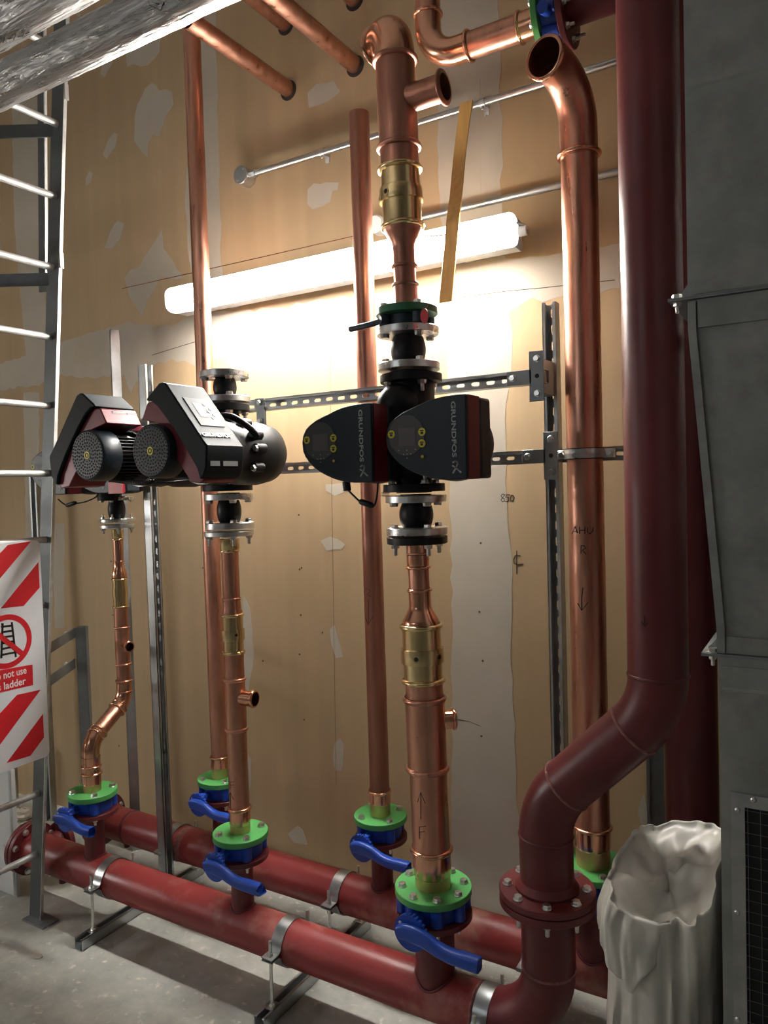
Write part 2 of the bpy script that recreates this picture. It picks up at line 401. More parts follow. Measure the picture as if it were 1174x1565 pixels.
def strokes(lines, rad, name, parent, mapper, mt):
    mb = MB()
    for ln in lines:
        mb.tube([mapper(*p) for p in ln], rad, 6)
    return mb.build(name, mt, parent)
fl = MB().box((-2.1, 0.0, -0.05), (7.4, 5.0, 0.10)).build('floor', M['floor']); struct(fl)
struct(MB().box((-2.1, 0.0, 4.45), (7.4, 5.0, 0.10)).build('ceiling', M['plaster_wall']))
struct(MB().box((-5.65, 0.0, 2.2), (0.10, 5.0, 4.4)).build('wall_left', M['wall']))
struct(MB().box((1.45, 0.0, 2.2), (0.10, 5.0, 4.4)).build('wall_right', M['dark_wall']))
struct(MB().box((-2.1, -2.45, 2.2), (7.0, 0.10, 4.4)).build('wall_front', M['dark_wall']))
# added fill lights out of view: battens on the left and on the opposite wall
t = thing('wall_light', 'added fill batten on the wall behind the viewer, out of view', 'light', (-2.6, -2.40, 2.75))
MB().box((-2.6, -2.38, 2.75), (1.56, 0.04, 0.09)).build('base', M['housing'], t, bevel=.004)
MB().box((-2.6, -2.32, 2.75), (1.50, 0.08, 0.10)).build('diffuser', M['diffuser_fill_rear'], t, bevel=.01)
t = thing('wall_light', 'added fill batten on the left wall out of view', 'light', (-5.60, -0.6, 1.7))
MB().box((-5.58, -0.6, 1.7), (0.04, 1.56, 0.09)).build('base', M['housing'], t, bevel=.004)
MB().box((-5.52, -0.6, 1.7), (0.08, 1.50, 0.10)).build('diffuser', M['diffuser_fill_left'], t, bevel=.01)

# ------------------------------------------------------------------ wall light
LY = 2.335
La, Lb = P(263, 456, LY), P(788, 357, LY)
lz = (La.z+Lb.z)/2
t = thing('wall_light', 'long lit fluorescent batten light on the tan wall behind the pipes', 'light', (La.x, WY, lz))
def rrect(w, h, r, n=5):
    out = []
    for cx, cy, a0 in ((w/2-r,h/2-r,0),(-w/2+r,h/2-r,PI/2),(-w/2+r,-h/2+r,PI),(w/2-r,-h/2+r,1.5*PI)):
        for i in range(n+1):
            a = a0+PI/2*i/n; out.append((cx+r*math.cos(a), cy+r*math.sin(a)))
    return out
MB().prism(rrect(0.095,0.100,0.015), (La.x+0.01, Lb.x-0.01), (0, 2.375, lz), (0,1,0), (0,0,1), (1,0,0)).build('base', M['housing'], t)
MB().prism(rrect(0.085,0.104,0.035), (La.x+0.075, Lb.x-0.075), (0, 2.330, lz), (0,1,0), (0,0,1), (1,0,0)).build('diffuser', M['diffuser'], t)
for bx_ in (La.x+0.22, Lb.x-0.22):
    MB().box((bx_, (2.397+WY)/2, lz), (0.05, WY-2.397, 0.06)).build('mounting_bracket', M['galv'], t)
for x0, x1 in ((La.x, La.x+0.075), (Lb.x-0.075, Lb.x)):
    e = MB().prism(rrect(0.086,0.106,0.036), (x0, x1), (0, 2.330, lz), (0,1,0), (0,0,1), (1,0,0)).build('end_cap', M['clear'], t, bevel=.012)
MB().disc(0.016, 0, 0.03, (Lb.x, 2.365, lz), (1,0,0), 16).build('cable_gland', M['white_pvc'], t)
# its supply cable, looping from the gland back over the top to a small box
cpts = [P(788+7,357-7,2.36), P(802,345,2.34), P(804,350,2.34)]
cp = [V((Lb.x+0.03,2.365,lz)), P(803,352,2.36), P(802,344,2.36), P(792,341,2.35), P(770,338,2.33), P(740,344,2.30), P(700,355,2.2815), P(660,361,2.2815), P(620,358,2.32), P(600,352,2.43)]
def smooth(pts, k=6):
    pts = [V(p) for p in pts]; out = []
    n = len(pts)
    for i in range(n-1):
        p0, p1, p2, p3 = pts[max(0,i-1)], pts[i], pts[i+1], pts[min(n-1,i+2)]
        for j in range(k):
            u = j/k
            out.append(0.5*((2*p1) + (p2-p0)*u + (2*p0-5*p1+4*p2-p3)*u*u + (3*p1-p0-3*p2+p3)*u**3))
    out.append(pts[-1]); return out
tag(MB().tube(smooth(cp), 0.0035, 8).build('light_cable', M['cable'], base=cp[0]), 'thin grey cable looping along the top of the lit wall batten', 'cable')
jb = P(579, 345, 2.47)
t = thing('junction_box', 'small round white junction box on the wall above the lit batten', 'junction box', (jb.x, WY, jb.z))
MB().disc(0.034, 0, 0.045, (jb.x, WY, jb.z), (0,-1,0), 24).build('box', M['white_pvc'], t)
MB().disc(0.030, 0.045, 0.052, (jb.x, WY, jb.z), (0,-1,0), 24).build('lid', M['white_pvc'], t)

# ------------------------------------------------------------------ conduits
CY = 2.455
a, b = P(390, 265, CY), P(945, 93, CY)
zc = (a.z+b.z)/2
t = thing('conduit', 'upper galvanised conduit with a round end box crossing the wall above the light', 'conduit', (a.x, CY, zc))
MB().tube([(a.x-0.02, CY, zc), (0.3, CY, zc)], 0.0115, 16).build('tube', M['conduit'], t)
bx = P(373, 269, CY).x
o = MB().disc(0.036, 0, 0.055, (bx, WY, zc), (0,-1,0), 28).build('conduit_box', M['conduit'], t)
MB().disc(0.037, 0.055, 0.060, (bx, WY, zc), (0,-1,0), 28).build('lid', M['galv'], o)
for s in (-1, 1):
    MB().disc(0.004, 0.060, 0.063, (bx+s*0.018, WY, zc+s*0.018), (0,-1,0), 10).build('screw', M['bolt'], o)
MB().disc(0.017, 0, 0.03, (bx+0.035, CY, zc), (1,0,0), 6).build('coupler', M['conduit'], t)
for px, py in ((493, 232), (738, 158)):
    sx = P(px, py, CY).x
    s_ = MB().lathe([(0.0115,-0.01),(0.015,-0.01),(0.015,0.01),(0.0115,0.01)], (sx, CY, zc), (1,0,0), 20, closed=True)
    s_.box((sx, WY-0.011, zc), (0.02, 0.022, 0.02)); s_.box((sx, WY-0.002, zc), (0.018, 0.004, 0.06))
    s_.disc(0.006, 0, 0.006, (sx, CY-0.002, zc-0.02), (0,-1,0), 8)
    s_.build('saddle', M['zinc'], t)
a, b = P(653, 330.5, CY), P(941, 264, CY); zc2 = (a.z+b.z)/2
t = thing('conduit', 'lower galvanised conduit running right from behind the thick riser just above the light', 'conduit', (a.x-0.1, CY, zc2))
MB().tube([(jb.x+0.03, CY, zc2), (0.3, CY, zc2)], 0.0115, 16).build('tube', M['galv'], t)
# plywood lath hanging in front of the wall
lp_ = [P(713,156,2.4400), P(703,235,2.4390), P(697,300,2.350), P(693,330,2.280), P(690,365,2.271), P(681,462,2.262)]
B = lp_[-1]
lm = MB(); vs_ = []; fs_ = []
for i, p_ in enumerate(smooth(lp_, 5)):
    for dx_, dy_ in ((-0.0235,-0.003),(0.0235,-0.003),(0.0235,0.003),(-0.0235,0.003)): vs_.append(p_ + V((dx_, dy_, 0.0)))
nl_ = len(vs_)//4
for i in range(nl_-1):
    for k in range(4): fs_.append((i*4+k, i*4+(k+1)%4, (i+1)*4+(k+1)%4, (i+1)*4+k))
fs_ += [(3,2,1,0), tuple((nl_-1)*4+k for k in range(4))]
lm.add(vs_, fs_)
l_ = tag(lm.build('wooden_lath', M['lath'], base=B, bevel=.001), 'narrow yellow plywood lath hanging down the wall across the lit batten', 'lath')

# ------------------------------------------------------------------ slotted steel channel
def channel(mb, p0, p1, open_dir, w=0.041, d=0.041, t=0.0025, slots=True, pitch=0.05, sl=0.028, sw=0.012, lips=True):
    """C channel from p0 to p1; open side faces open_dir; web carries real slots"""
    p0, p1 = V(p0), V(p1); z = (p1-p0).normalized(); L = (p1-p0).length
    o = V(open_dir).normalized(); x = o.cross(z).normalized()
    web0 = p0 - o*(d/2)
    def slab(u0, u1, l0, l1, tt=t):    # piece of the web
        vs = []
        for h in (0, tt):
            for (u, l) in ((u0,l0),(u1,l0),(u1,l1),(u0,l1)): vs.append(web0 + x*u + z*l + o*h)
        mb.add(vs, [(3,2,1,0),(4,5,6,7),(0,1,5,4),(1,2,6,5),(2,3,7,6),(3,0,4,7)])
    if slots:
        slab(-w/2, -sw/2, 0, L); slab(sw/2, w/2, 0, L)
        l = 0.012; prev = 0.0
        while l + sl < L:
            slab(-sw/2, sw/2, prev, l); 
            # rounded slot ends
            for e, s in ((l, 1), (l+sl, -1)):
                r = sw/2; c = e + s*r; n = 5
                for side in (-1, 1):
                    pts = [(side*r, e)] + [(side*r*math.cos(PI/2*i/n), c - s*r*math.sin(PI/2*i/n)) for i in range(n+1)]
                    vs = [web0 + x*u + z*ll for u, ll in pts] + [web0 + x*u + z*ll + o*t for u, ll in pts]
                    k = len(pts)
                    mb.add(vs, [tuple(range(k)), tuple(range(2*k-1,k-1,-1))] + [(i, i+k, (i+1)%k+k, (i+1)%k) for i in range(k)])
            prev = l + sl; l += pitch
        slab(-sw/2, sw/2, prev, L)
    else: slab(-w/2, w/2, 0, L)
    for s in (-1, 1):
        c0 = web0 + x*(s*(w/2-t/2)) + o*(d/2)
        mb.bar(c0, c0+z*L, t, d, tuple(o))
        if lips:
            c1 = web0 + x*(s*(w/2-0.0045)) + o*(d-t/2)
            mb.bar(c1, c1+z*L, 0.009, t, tuple(o))
            c2 = web0 + x*(s*(w/2-0.0085)) + o*(d-0.004)
            mb.bar(c2, c2+z*L, 0.0015, 0.008, tuple(o))
    return mb
def hexbolt(r=0.0095, h=0.0075, washer=True, thread=0.0, nut=False, sh=None):
    mb = MB()
    if washer: mb.disc(r*1.28, 0, 0.002, (0,0,0), (0,0,1), 20)
    z0 = 0.002 if washer else 0
    mb.lathe([(0,z0),(r*1.1,z0),(r*1.1,z0+h*0.75),(r*0.95,z0+h),(0,z0+h)], (0,0,0), (0,0,1), 6)
    if thread: mb.lathe([(r*0.55,z0+h),(r*0.55,z0+h+thread-0.002),(r*0.42,z0+h+thread),(0,z0+h+thread)], (0,0,0), (0,0,1), 12)
    if sh: mb.lathe([(r*0.6,-sh),(r*0.6,0)], (0,0,0), (0,0,1), 12)
    o = mb.build('bolt', M['bolt']); me = o.data
    bpy.data.objects.remove(o); return me
BOLT_S = hexbolt(0.0085, 0.007)
BOLT_M = hexbolt(0.0105, 0.0085)
BOLT_L = hexbolt(0.0125, 0.010)
NUT_S = hexbolt(0.0085, 0.007, thread=0.014)
NUT_M = hexbolt(0.0105, 0.009, thread=0.020)
NUT_XS = hexbolt(0.0065, 0.006, thread=0.012)
BOLT_XS = hexbolt(0.0065, 0.005)
QDN = V((0,0,1)).rotation_difference(V((0,0,-1)))
QF = V((0,0,1)).rotation_difference(V((0,-1,0)))
def bolt_ring(parent, c, r, n, mesh, a0=0.0, down=False, name='bolt', axis=None):
    out = []
    for k in range(n):
        a = a0 + 2*PI*k/n
        if axis is None:
            p = V(c) + V((r*math.cos(a), r*math.sin(a), 0)); q = QDN if down else None
        else:
            x, y, z = frame(axis); p = V(c) + x*(r*math.cos(a)) + y*(r*math.sin(a)); q = V((0,0,1)).rotation_difference(V(axis))
        out.append(inst(mesh, name, parent, p, q))
    return out

# support frame between the risers
BX, CX = -2.345, -0.735
fr = thing('support_frame', 'galvanised slotted channel frame behind the pumps, two posts and two rails', 'pipe support', (CX, 2.25, 0))
zt = Zat(838, 464, 2.25)
mb = MB(); channel(mb, (CX, 2.25, 0.30), (CX, 2.25, zt), (0,-1,0)); mb.build('post', M['galv'], fr)
mb = MB(); ztb = Zat(218, 558, 2.1)
channel(mb, (BX, 2.106, 0.0), (BX, 2.106, ztb), (1,0,0), slots=True); mb.build('post', M['galv'], fr)
zr1 = Zat(610, 598, 2.14); zr2 = Zat(850, 697, 2.29)
mb = MB(); channel(mb, (BX-0.03, 2.14, zr1), (CX+0.02, 2.14, zr1), (0,-1,0), sl=0.028, pitch=0.05); mb.build('rail', M['galv'], fr)
mb = MB(); channel(mb, (BX-0.03, 2.295, zr2), (-0.530, 2.295, zr2), (0,-1,0)); mb.build('rail', M['galv'], fr)
def tplate(zc, y, spacer):
    mb = MB(); yp = y
    mb.box((CX-0.002, yp, zc), (0.044, 0.005, 0.145)); mb.box((CX-0.055, yp, zc), (0.075, 0.005, 0.042))
    if spacer: mb.box((CX, (yp+spacer)/2, zc), (0.03, abs(spacer-yp), 0.10))
    o = mb.build('bracket_plate', M['galv_dark'], fr, bevel=.001)
    for dx, dz in ((0,0.050),(0,-0.050),(-0.075,0)):
        inst(BOLT_S, 'bolt', o, (CX+dx, yp-0.0025, zc+dz), QF)
    MB().disc(0.0065, 0, 0.001, (CX, yp-0.0025, zc), (0,-1,0), 14).build('bolt_hole', M['hole'], o)
tplate(zr1, 2.116, 2.229); tplate(zr2, 2.2265, None)
lb = P(397, 628, 2.112)
mb = MB(); mb.box((lb.x, 2.115, zr1), (0.042, 0.005, 0.045)); mb.box((lb.x+0.004, 2.115, zr1-0.05), (0.042, 0.005, 0.06))
o = mb.build('bracket_plate', M['galv_dark'], fr, bevel=.001)
for dz in (0.006, -0.06): inst(BOLT_S, 'bolt', o, (lb.x, 2.1125, zr1+dz), QF)

def post(px, py0, py1, Y, label, opn, slots=False, m='galv', w=0.041):
    a, b = P(px[0], py0, Y), P(px[1], py1, Y)
    mb = MB(); x = (a.x+b.x)/2
    channel(mb, (x, Y, max(0.0, b.z) if py1 < 1500 else 0.0), (x, Y, a.z), opn, slots=slots, w=w)
    return tag(mb.build('channel_post', M[m], base=(x, Y, 0)), label, 'channel')
def wallpost(X, z1, Y, label, opn, slots=False, m='galv', w=0.041):
    mb = MB(); channel(mb, (X, Y, 0.0), (X, Y, z1), opn, slots=slots, w=w)
    return tag(mb.build('channel_post', M[m], base=(X, Y, 0)), label, 'channel')
wallpost(-2.81, Zat(175, 505, 2.35), 2.35, 'tall wall channel rising behind the leftmost pump', (-0.7,-1,0))
wallpost(-0.470, 1.30, 2.34, 'dark channel post against the wall under the red offset pipe', (0.2,-1,0), m='galv_dark', w=0.05)

# ------------------------------------------------------------------ red manifolds
FY, BY, MZ, MR = 1.873, 2.20, 0.196, 0.0700
XB, XM, XL, XR = -0.994, -1.722, -2.477, -0.655       # front row: thick riser, middle, left, red riser
YC, YL = -1.368, -2.118                                # back row: centre, left (x)
XRC = -0.625                                          # right copper riser (back row)
ZTOP = 0.517                                          # top of the green flanges
GT, VB, RT = 0.020, 0.052, 0.016                      # green flange, valve body, red flange thickness
def bead(r, rb, z, w=0.0075, n=7):
    return [(r+(rb-r)*math.sin(PI*i/n), z-w*math.cos(PI*i/n)) for i in range(n+1)]
def arc_pts(c, u, v, R, a0, a1, n=14):
    c, u, v = V(c), V(u), V(v)
    return [c + u*(R*math.cos(a0+(a1-a0)*i/n)) + v*(R*math.sin(a0+(a1-a0)*i/n)) for i in range(n+1)]

xl = P(52, 1306, FY).x
mf = thing('pipe_manifold', 'front red manifold pipe along the floor with three valved branches and an end flange', 'pipe', (XB, FY, MZ))
mb = MB(); mb.tube([(xl, FY, MZ), (-0.86, FY, MZ)], MR, 48); mb.build('main_pipe', M['red_dusty'], mf)
for X, r in ((XB, 0.0565), (XM, 0.0375), (XL, 0.0375)):
    zz = ZTOP-GT-VB-RT
    mb = MB(); mb.lathe([(r,MZ), (r,zz)], (X,FY,0), n=36)
    mb.build('branch_pipe', M['red'], mf)
    # weld fillet where the branch meets the pipe (saddle curve)
    pts = []
    for k in range(41):
        a = 2*PI*k/40; yy = (r+0.001)*math.sin(a); pts.append((X+(r+0.001)*math.cos(a), FY+yy, MZ+math.sqrt(max(0, MR*MR-yy*yy))))
    MB().tube(pts, 0.0045, 8, cap=False).build('weld_seam', M['red'], mf)
def red_flange(parent, X, Y, z0, R, n, rb, rp, mesh=NUT_S, t=RT):
    o = MB().disc(R, z0, z0+t, (X,Y,0), n=56).build('flange', M['red'], parent)
    bolt_ring(o, (X,Y,z0), rb, n, mesh, PI/n+0.2, down=True, name='nut')
    return o
red_flange(mf, XB, FY, ZTOP-GT-VB-RT, 0.110, 8, 0.089, 0.0565)
red_flange(mf, XM, FY, ZTOP-GT-VB-RT, 0.0915, 4, 0.073, 0.038)
red_flange(mf, XL, FY, ZTOP-GT-VB-RT, 0.0915, 4, 0.073, 0.038)
# blind end flange pair on the left
o = MB().disc(0.104, 0, 0.020, (xl,FY,MZ), (-1,0,0), 56).build('flange', M['red'], mf)
o2 = MB().disc(0.104, 0.024, 0.044, (xl,FY,MZ), (-1,0,0), 56).build('blind_flange', M['red'], mf)
bolt_ring(o, (xl+0.001,FY,MZ), 0.087, 8, BOLT_M, PI/8, axis=(1,0,0))
bolt_ring(o2, (xl-0.044,FY,MZ), 0.087, 8, NUT_M, PI/8, axis=(-1,0,0), name='nut')
nx = P(96, 1345, FY).x
MB().tube([(nx,FY,MZ), (nx,FY,MZ-0.098)], 0.0145, 16).build('drain_nipple', M['red'], mf)
# short flanged stub at the back near the end
sx = P(92, 1278, FY+0.1).x
MB().tube([(sx,FY,MZ), (sx,FY+0.115,MZ)], 0.045, 28).build('branch_pipe', M['red'], mf)
MB().disc(0.078, 0.095, 0.118, (sx,FY,MZ), (0,1,0), 40).build('flange', M['red'], mf)
# right hand end: elbow up into a flanged riser
R_E = 0.185
zf = 0.597                                            # top of the big red flange
ex = XR - R_E
pts = [V((-0.865,FY,MZ)), V((ex,FY,MZ))] + arc_pts((ex,FY,MZ+R_E), (0,0,-1), (1,0,0), R_E, 0, PI/2)[1:]
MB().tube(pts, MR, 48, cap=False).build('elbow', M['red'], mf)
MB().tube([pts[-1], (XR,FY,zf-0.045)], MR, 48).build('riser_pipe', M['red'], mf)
MB().lathe(bead(MR, MR+0.0025, 0, 0.004), pts[-1], (0,0,1), 48).build('weld_seam', M['weld'], mf)
MB().lathe(bead(MR, MR+0.0025, 0, 0.004), (-0.86,FY,MZ), (1,0,0), 48).build('weld_seam', M['weld'], mf)
o = MB().disc(0.125, zf-0.042, zf-0.023, (XR,FY,0), n=64).build('flange', M['red'], mf)
bolt_ring(o, (XR,FY,zf-0.042), 0.1025, 8, NUT_M, 0.32, down=True, name='nut')

# red offset pipe above it
op = thing('offset_pipe', 'tall red pipe in front with a slanted offset above the big red flange', 'pipe', (XR, FY, zf-0.02))
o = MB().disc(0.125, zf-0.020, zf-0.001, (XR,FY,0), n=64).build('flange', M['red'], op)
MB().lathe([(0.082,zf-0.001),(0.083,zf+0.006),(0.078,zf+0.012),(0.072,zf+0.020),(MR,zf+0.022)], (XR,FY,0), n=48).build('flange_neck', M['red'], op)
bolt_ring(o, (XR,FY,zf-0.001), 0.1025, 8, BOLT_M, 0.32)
XT = -0.366
c_mid = P(905, 1168, FY)
dX = XT - XR
zm = c_mid.z + ((XT+XR)/2 - c_mid.x)
zk1, zk2 = zm - dX/2, zm + dX/2
RB = 0.20; tl = RB*math.tan(PI/8)
lo = [V((XR,FY,zk1-tl))]
c1 = V((XR+RB, FY, zk1-tl)); a1 = arc_pts(c1, (-1,0,0), (0,0,1), RB, 0, PI/4, 10)
c2 = V((XT-RB, FY, zk2+tl)); a2 = arc_pts(c2, (1,0,0), (0,0,-1), RB, PI/4, 0, 10)
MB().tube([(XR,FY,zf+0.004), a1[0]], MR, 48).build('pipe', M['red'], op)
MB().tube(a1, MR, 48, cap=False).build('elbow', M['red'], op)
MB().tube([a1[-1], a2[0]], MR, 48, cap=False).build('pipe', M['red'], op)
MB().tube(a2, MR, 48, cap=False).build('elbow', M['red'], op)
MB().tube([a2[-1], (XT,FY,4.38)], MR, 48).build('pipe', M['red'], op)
for p, ax, m_ in ((a1[0],(0,0,1),'red'), (a1[-1],(1,0,1),'weld'), (a2[0],(1,0,1),'weld'), (a2[-1],(0,0,1),'red')):
    MB().lathe(bead(MR-0.0005, MR+0.0028, 0, 0.0045), p, ax, 48).build('weld_seam', M[m_], op)
def cyl_map(X, Y, r, lift=0.0006, slope=0.0, z0=0.0):
    def f(px, py):
        d = ray(px, py)
        # solve |(d.xy t) - axis| = r, axis x may lean with height
        ax = X
        for _ in range(3):
            A = d.x*d.x + d.y*d.y; Bq = -2*(d.x*ax + d.y*Y); Cq = ax*ax + Y*Y - (r+lift)**2
            D = max(0.0, Bq*Bq - 4*A*Cq); t = (-Bq - math.sqrt(D))/(2*A)
            z = d.z*t + CZ; ax = X + slope*(z-z0)
        return V((d.x*t, d.y*t, z))
    return f
strokes([[(985,940),(985,956)],[(980,950),(986,958),(990,950)]], 0.0010, 'marker_arrow', op, cyl_map(XT, FY, MR), M['ink'])

# back manifold
xbl = P(160, 1240, BY).x
bm_ = thing('pipe_manifold', 'back red manifold pipe beside the wall with green flanged valves', 'pipe', (YC, BY, MZ))
MB().tube([(xbl,BY,MZ), (-0.28,BY,MZ)], MR, 48).build('main_pipe', M['red_dusty'], bm_)
MB().lathe(bead(MR, MR+0.002, 0, 0.01), (P(185,1250,BY).x+0.07,BY,MZ), (1,0,0), 48).build('weld_seam', M['red'], bm_)
wx = P(287, 1262, BY).x
MB().lathe([(MR+0.0008,-0.018),(MR+0.0008,0.018)], (wx,BY,MZ), (1,0,0), 48).build('primer_patch', M['weld'], bm_)
for X, r in ((YC, 0.0375), (YL, 0.0375), (XRC, 0.055)):
    zz = ZTOP-GT-VB-RT
    MB().lathe([(r,MZ), (r,zz)], (X,BY,0), n=36).build('branch_pipe', M['red'], bm_)
    pts = []
    for k in range(41):
        a = 2*PI*k/40; yy = (r+0.001)*math.sin(a); pts.append((X+(r+0.001)*math.cos(a), BY+yy, MZ+math.sqrt(max(0, MR*MR-yy*yy))))
    MB().tube(pts, 0.004, 8, cap=False).build('weld_seam', M['red'], bm_)
red_flange(bm_, YC, BY, ZTOP-GT-VB-RT, 0.0915, 4, 0.073, 0.038)
red_flange(bm_, YL, BY, ZTOP-GT-VB-RT, 0.0915, 4, 0.073, 0.038)
red_flange(bm_, XRC, BY, ZTOP-GT-VB-RT, 0.108, 8, 0.089, 0.055)
o = MB().disc(0.115, 0, 0.02, (xbl,BY,MZ), (-1,0,0), 48).build('flange', M['red'], bm_)
bolt_ring(o, (xbl+0.001,BY,MZ), 0.095, 8, BOLT_S, PI/8, axis=(1,0,0))
for px, py in ((194,1290), (506,1425)):
    nx = P(px, py, BY).x
    MB().tube([(nx,BY,MZ), (nx,BY,MZ-0.095)], 0.0125, 16).build('drain_nipple', M['red'], bm_)

# second tall red pipe behind, standing on the back manifold's end
X2 = -0.345
zp2 = Zat(1059, 1292, BY)
tp = thing('red_pipe', 'tall red pipe further back, dark behind the offset pipe and the duct', 'pipe', (X2, BY, zp2))
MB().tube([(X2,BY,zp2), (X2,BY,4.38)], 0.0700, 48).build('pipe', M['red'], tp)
o = MB().disc(0.125, zp2-0.020, zp2, (X2,BY,0), n=56).build('flange', M['red'], tp)
bolt_ring(o, (X2,BY,zp2), 0.1025, 8, BOLT_M, 0.2)
tz = P(755, 58, 2.15).z
o = MB(); 
lw = thing('red_pipe', 'red flanged riser under the tall back pipe, behind the white sack', 'pipe', (X2, BY, MZ+0.06))
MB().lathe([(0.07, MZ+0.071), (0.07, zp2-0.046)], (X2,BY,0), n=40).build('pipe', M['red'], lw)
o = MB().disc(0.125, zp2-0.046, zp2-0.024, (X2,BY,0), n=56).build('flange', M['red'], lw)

# ------------------------------------------------------------------ butterfly valves
def lug_valve(label, X, Y, ztop, R, n, rb, lever=(1,0,0), L=0.20, dark=False, group=None, neck=(0,-1,0), nl=0.135, sc=1.0, a0=None, m='blue', drop=0.0):
    z1, z0 = ztop, ztop-VB
    t = thing('butterfly_valve', label, 'valve', (X, Y, z0), group)
    mb = MB()
    mb.disc(R*0.80, z0+0.001, z1-0.001, (X,Y,0), n=48)
    for k in range(n):
        a = (PI/n+0.2 if a0 is None else a0) + 2*PI*k/n
        c = V((X+rb*math.cos(a), Y+rb*math.sin(a), 0)); r = min(R-rb-0.0005, 0.019)
        mb.lathe([(0,z0+0.002),(r-0.002,z0+0.002),(r,z0+0.004),(r,z1-0.004),(r-0.002,z1-0.002),(0,z1-0.002)], c, n=16)
    mb.build('valve_body', M[m], t)
    nk = V(neck).normalized(); zc = (z0+z1)/2 - drop
    p0 = V((X,Y,zc)) + nk*(R*0.72); p1 = V((X,Y,zc)) + nk*(nl-0.010)
    MB().tube([p0, p1], 0.015*sc, 20).bar(p0.lerp(p1,0.55), p1, 0.030*sc, 0.026*sc, (0,0,1)).build('neck', M[m], t, bevel=.002)
    # notch plate
    c = V((X,Y,zc)) + nk*nl - V((0,0,0.022*sc))*1.0
    Rd = 0.050*sc
    x, y, z = frame(nk)
    mb = MB(); out = []
    N = 96
    up = V((0,0,1)); side = nk.cross(up)     # local 2D
    lev = V(lever).normalized()
    for k in range(N):
        a = 2*PI*k/N
        dirv = side*math.cos(a) + up*math.sin(a)
        ang = math.degrees(math.atan2(dirv.z, dirv.dot(lev)))
        notch = (5 < ang < 115) and (k % 4 in (0,1))
        out.append((math.cos(a)*(Rd-0.004*sc if notch else Rd), math.sin(a)*(Rd-0.004*sc if notch else Rd)))
    mb.prism(out, (-0.005*sc, 0.006*sc), c, side, up, nk)
    dsk = mb.build('notch_plate', M[m], t)
    MB().disc(0.0055*sc, 0.006*sc, 0.0075*sc, c - lev*0.030*sc + up*0.022*sc, tuple(nk), 16).build('rivet', M['zinc'], dsk)
    # lever: hub, S-shaped grip
    lc = c + nk*(0.016*sc) - up*(0.002*sc)
    path = [(-0.030,0.004,0.017),(-0.012,0.009,0.021),(0.02,0.008,0.023),(0.055,0.002,0.021),(0.09,-0.010,0.018),(0.125,-0.016,0.0175),(0.165,-0.016,0.019),(L/sc-0.002,-0.0165,0.0195),(L/sc+0.002,-0.0165,0.017)]
    pts = smooth([lc + lev*(u*sc) + up*(w*sc) for u, w, h in path], 4)
    hs = smooth([V((h,0,0)) for u, w, h in path], 4)
    vs = []; fs = []; nn = len(pts)
    for i, p in enumerate(pts):
        h = hs[i].x*sc; d = (0.012 if i < nn*0.35 else 0.013 + 0.004*min(1, (i-nn*0.35)/(nn*0.3)))*sc
        tdir = (pts[min(nn-1,i+1)]-pts[max(0,i-1)]).normalized(); q = (up - tdir*up.dot(tdir)).normalized()
        for k in range(12):
            a = 2*PI*k/12 + PI/12; ca, sa = math.cos(a), math.sin(a)
            e = 0.55
            vs.append(p + q*(h*math.copysign(abs(sa)**e, sa)) + nk*(d*math.copysign(abs(ca)**e, ca)))
    for i in range(nn-1):
        for k in range(12):
            k2 = (k+1)%12; fs.append((i*12+k, i*12+k2, (i+1)*12+k2, (i+1)*12+k))
    fs.append(tuple(range(11,-1,-1))); fs.append(tuple((nn-1)*12+k for k in range(12)))
    MB().add(vs, fs).build('lever', M[m], t, ang=50)
    return t
VZ = ZTOP-GT
lug_valve('blue lever valve under the large green flange of the thick riser', XB, FY, VZ, 0.108, 8, 0.089, L=0.205)
lug_valve('blue lever valve under the green flange of the middle front riser', XM, FY, VZ, 0.090, 4, 0.073, L=0.20, sc=0.92, nl=0.125)
lug_valve('blue lever valve on the left end of the front manifold beside the ladder', XL, FY, VZ, 0.090, 4, 0.073, lever=(1,0.1,0), L=0.135, sc=0.92, nl=0.125)
lug_valve('blue lever valve under the centre back riser by the wall', YC, BY, VZ, 0.090, 4, 0.073, L=0.185, sc=0.92, nl=0.125)
lug_valve('blue lever valve under the left back riser, half hidden by the middle front riser', YL, BY, VZ, 0.088, 4, 0.071, L=0.18, sc=0.9, nl=0.125)
lug_valve('blue valve under the right copper riser, its lever tip showing past the big red flange', XRC, BY, VZ, 0.106, 8, 0.088, lever=(-1,0.12,0), L=0.205, nl=0.133, drop=-0.02)

# ------------------------------------------------------------------ copper risers
def green_flange(parent, X, Y, ztop, R, n, rb, mesh, m='green', t=GT, a0=None):
    o = MB().disc(R, ztop-t, ztop, (X,Y,0), n=64).build('flange', M[m], parent)
    bolt_ring(o, (X,Y,ztop), rb, n, mesh, PI/n+0.2 if a0 is None else a0)
    return o
class Axis:
    """vertical riser axis measured from the photo: pixel rows become heights"""
    def __init__(s, X, Y, px0, py0, px1, py1, lean=0.0):
        s.X, s.Y, s.lean = X, Y, lean
        s.a, s.b = (px0, py0), (px1, py1)
    def z(s, py):
        u = (py-s.a[1])/(s.b[1]-s.a[1]); px = s.a[0]+(s.b[0]-s.a[0])*u
        return Zat(px, py, s.Y)
    def o(s): return V((s.X - s.lean*0, s.Y, 0))
    def at(s, z): return V((s.X + s.lean*(z-ZTOP), s.Y, z))
    def ax(s): return (s.lean, 0, 1)
    def base(s): return V((s.X - s.lean*ZTOP, s.Y, 0))
def sec(ax, name, pts, mt, parent, n=44):
    return MB().lathe(pts, ax.base(), ax.ax(), n).build(name, M[mt], parent)
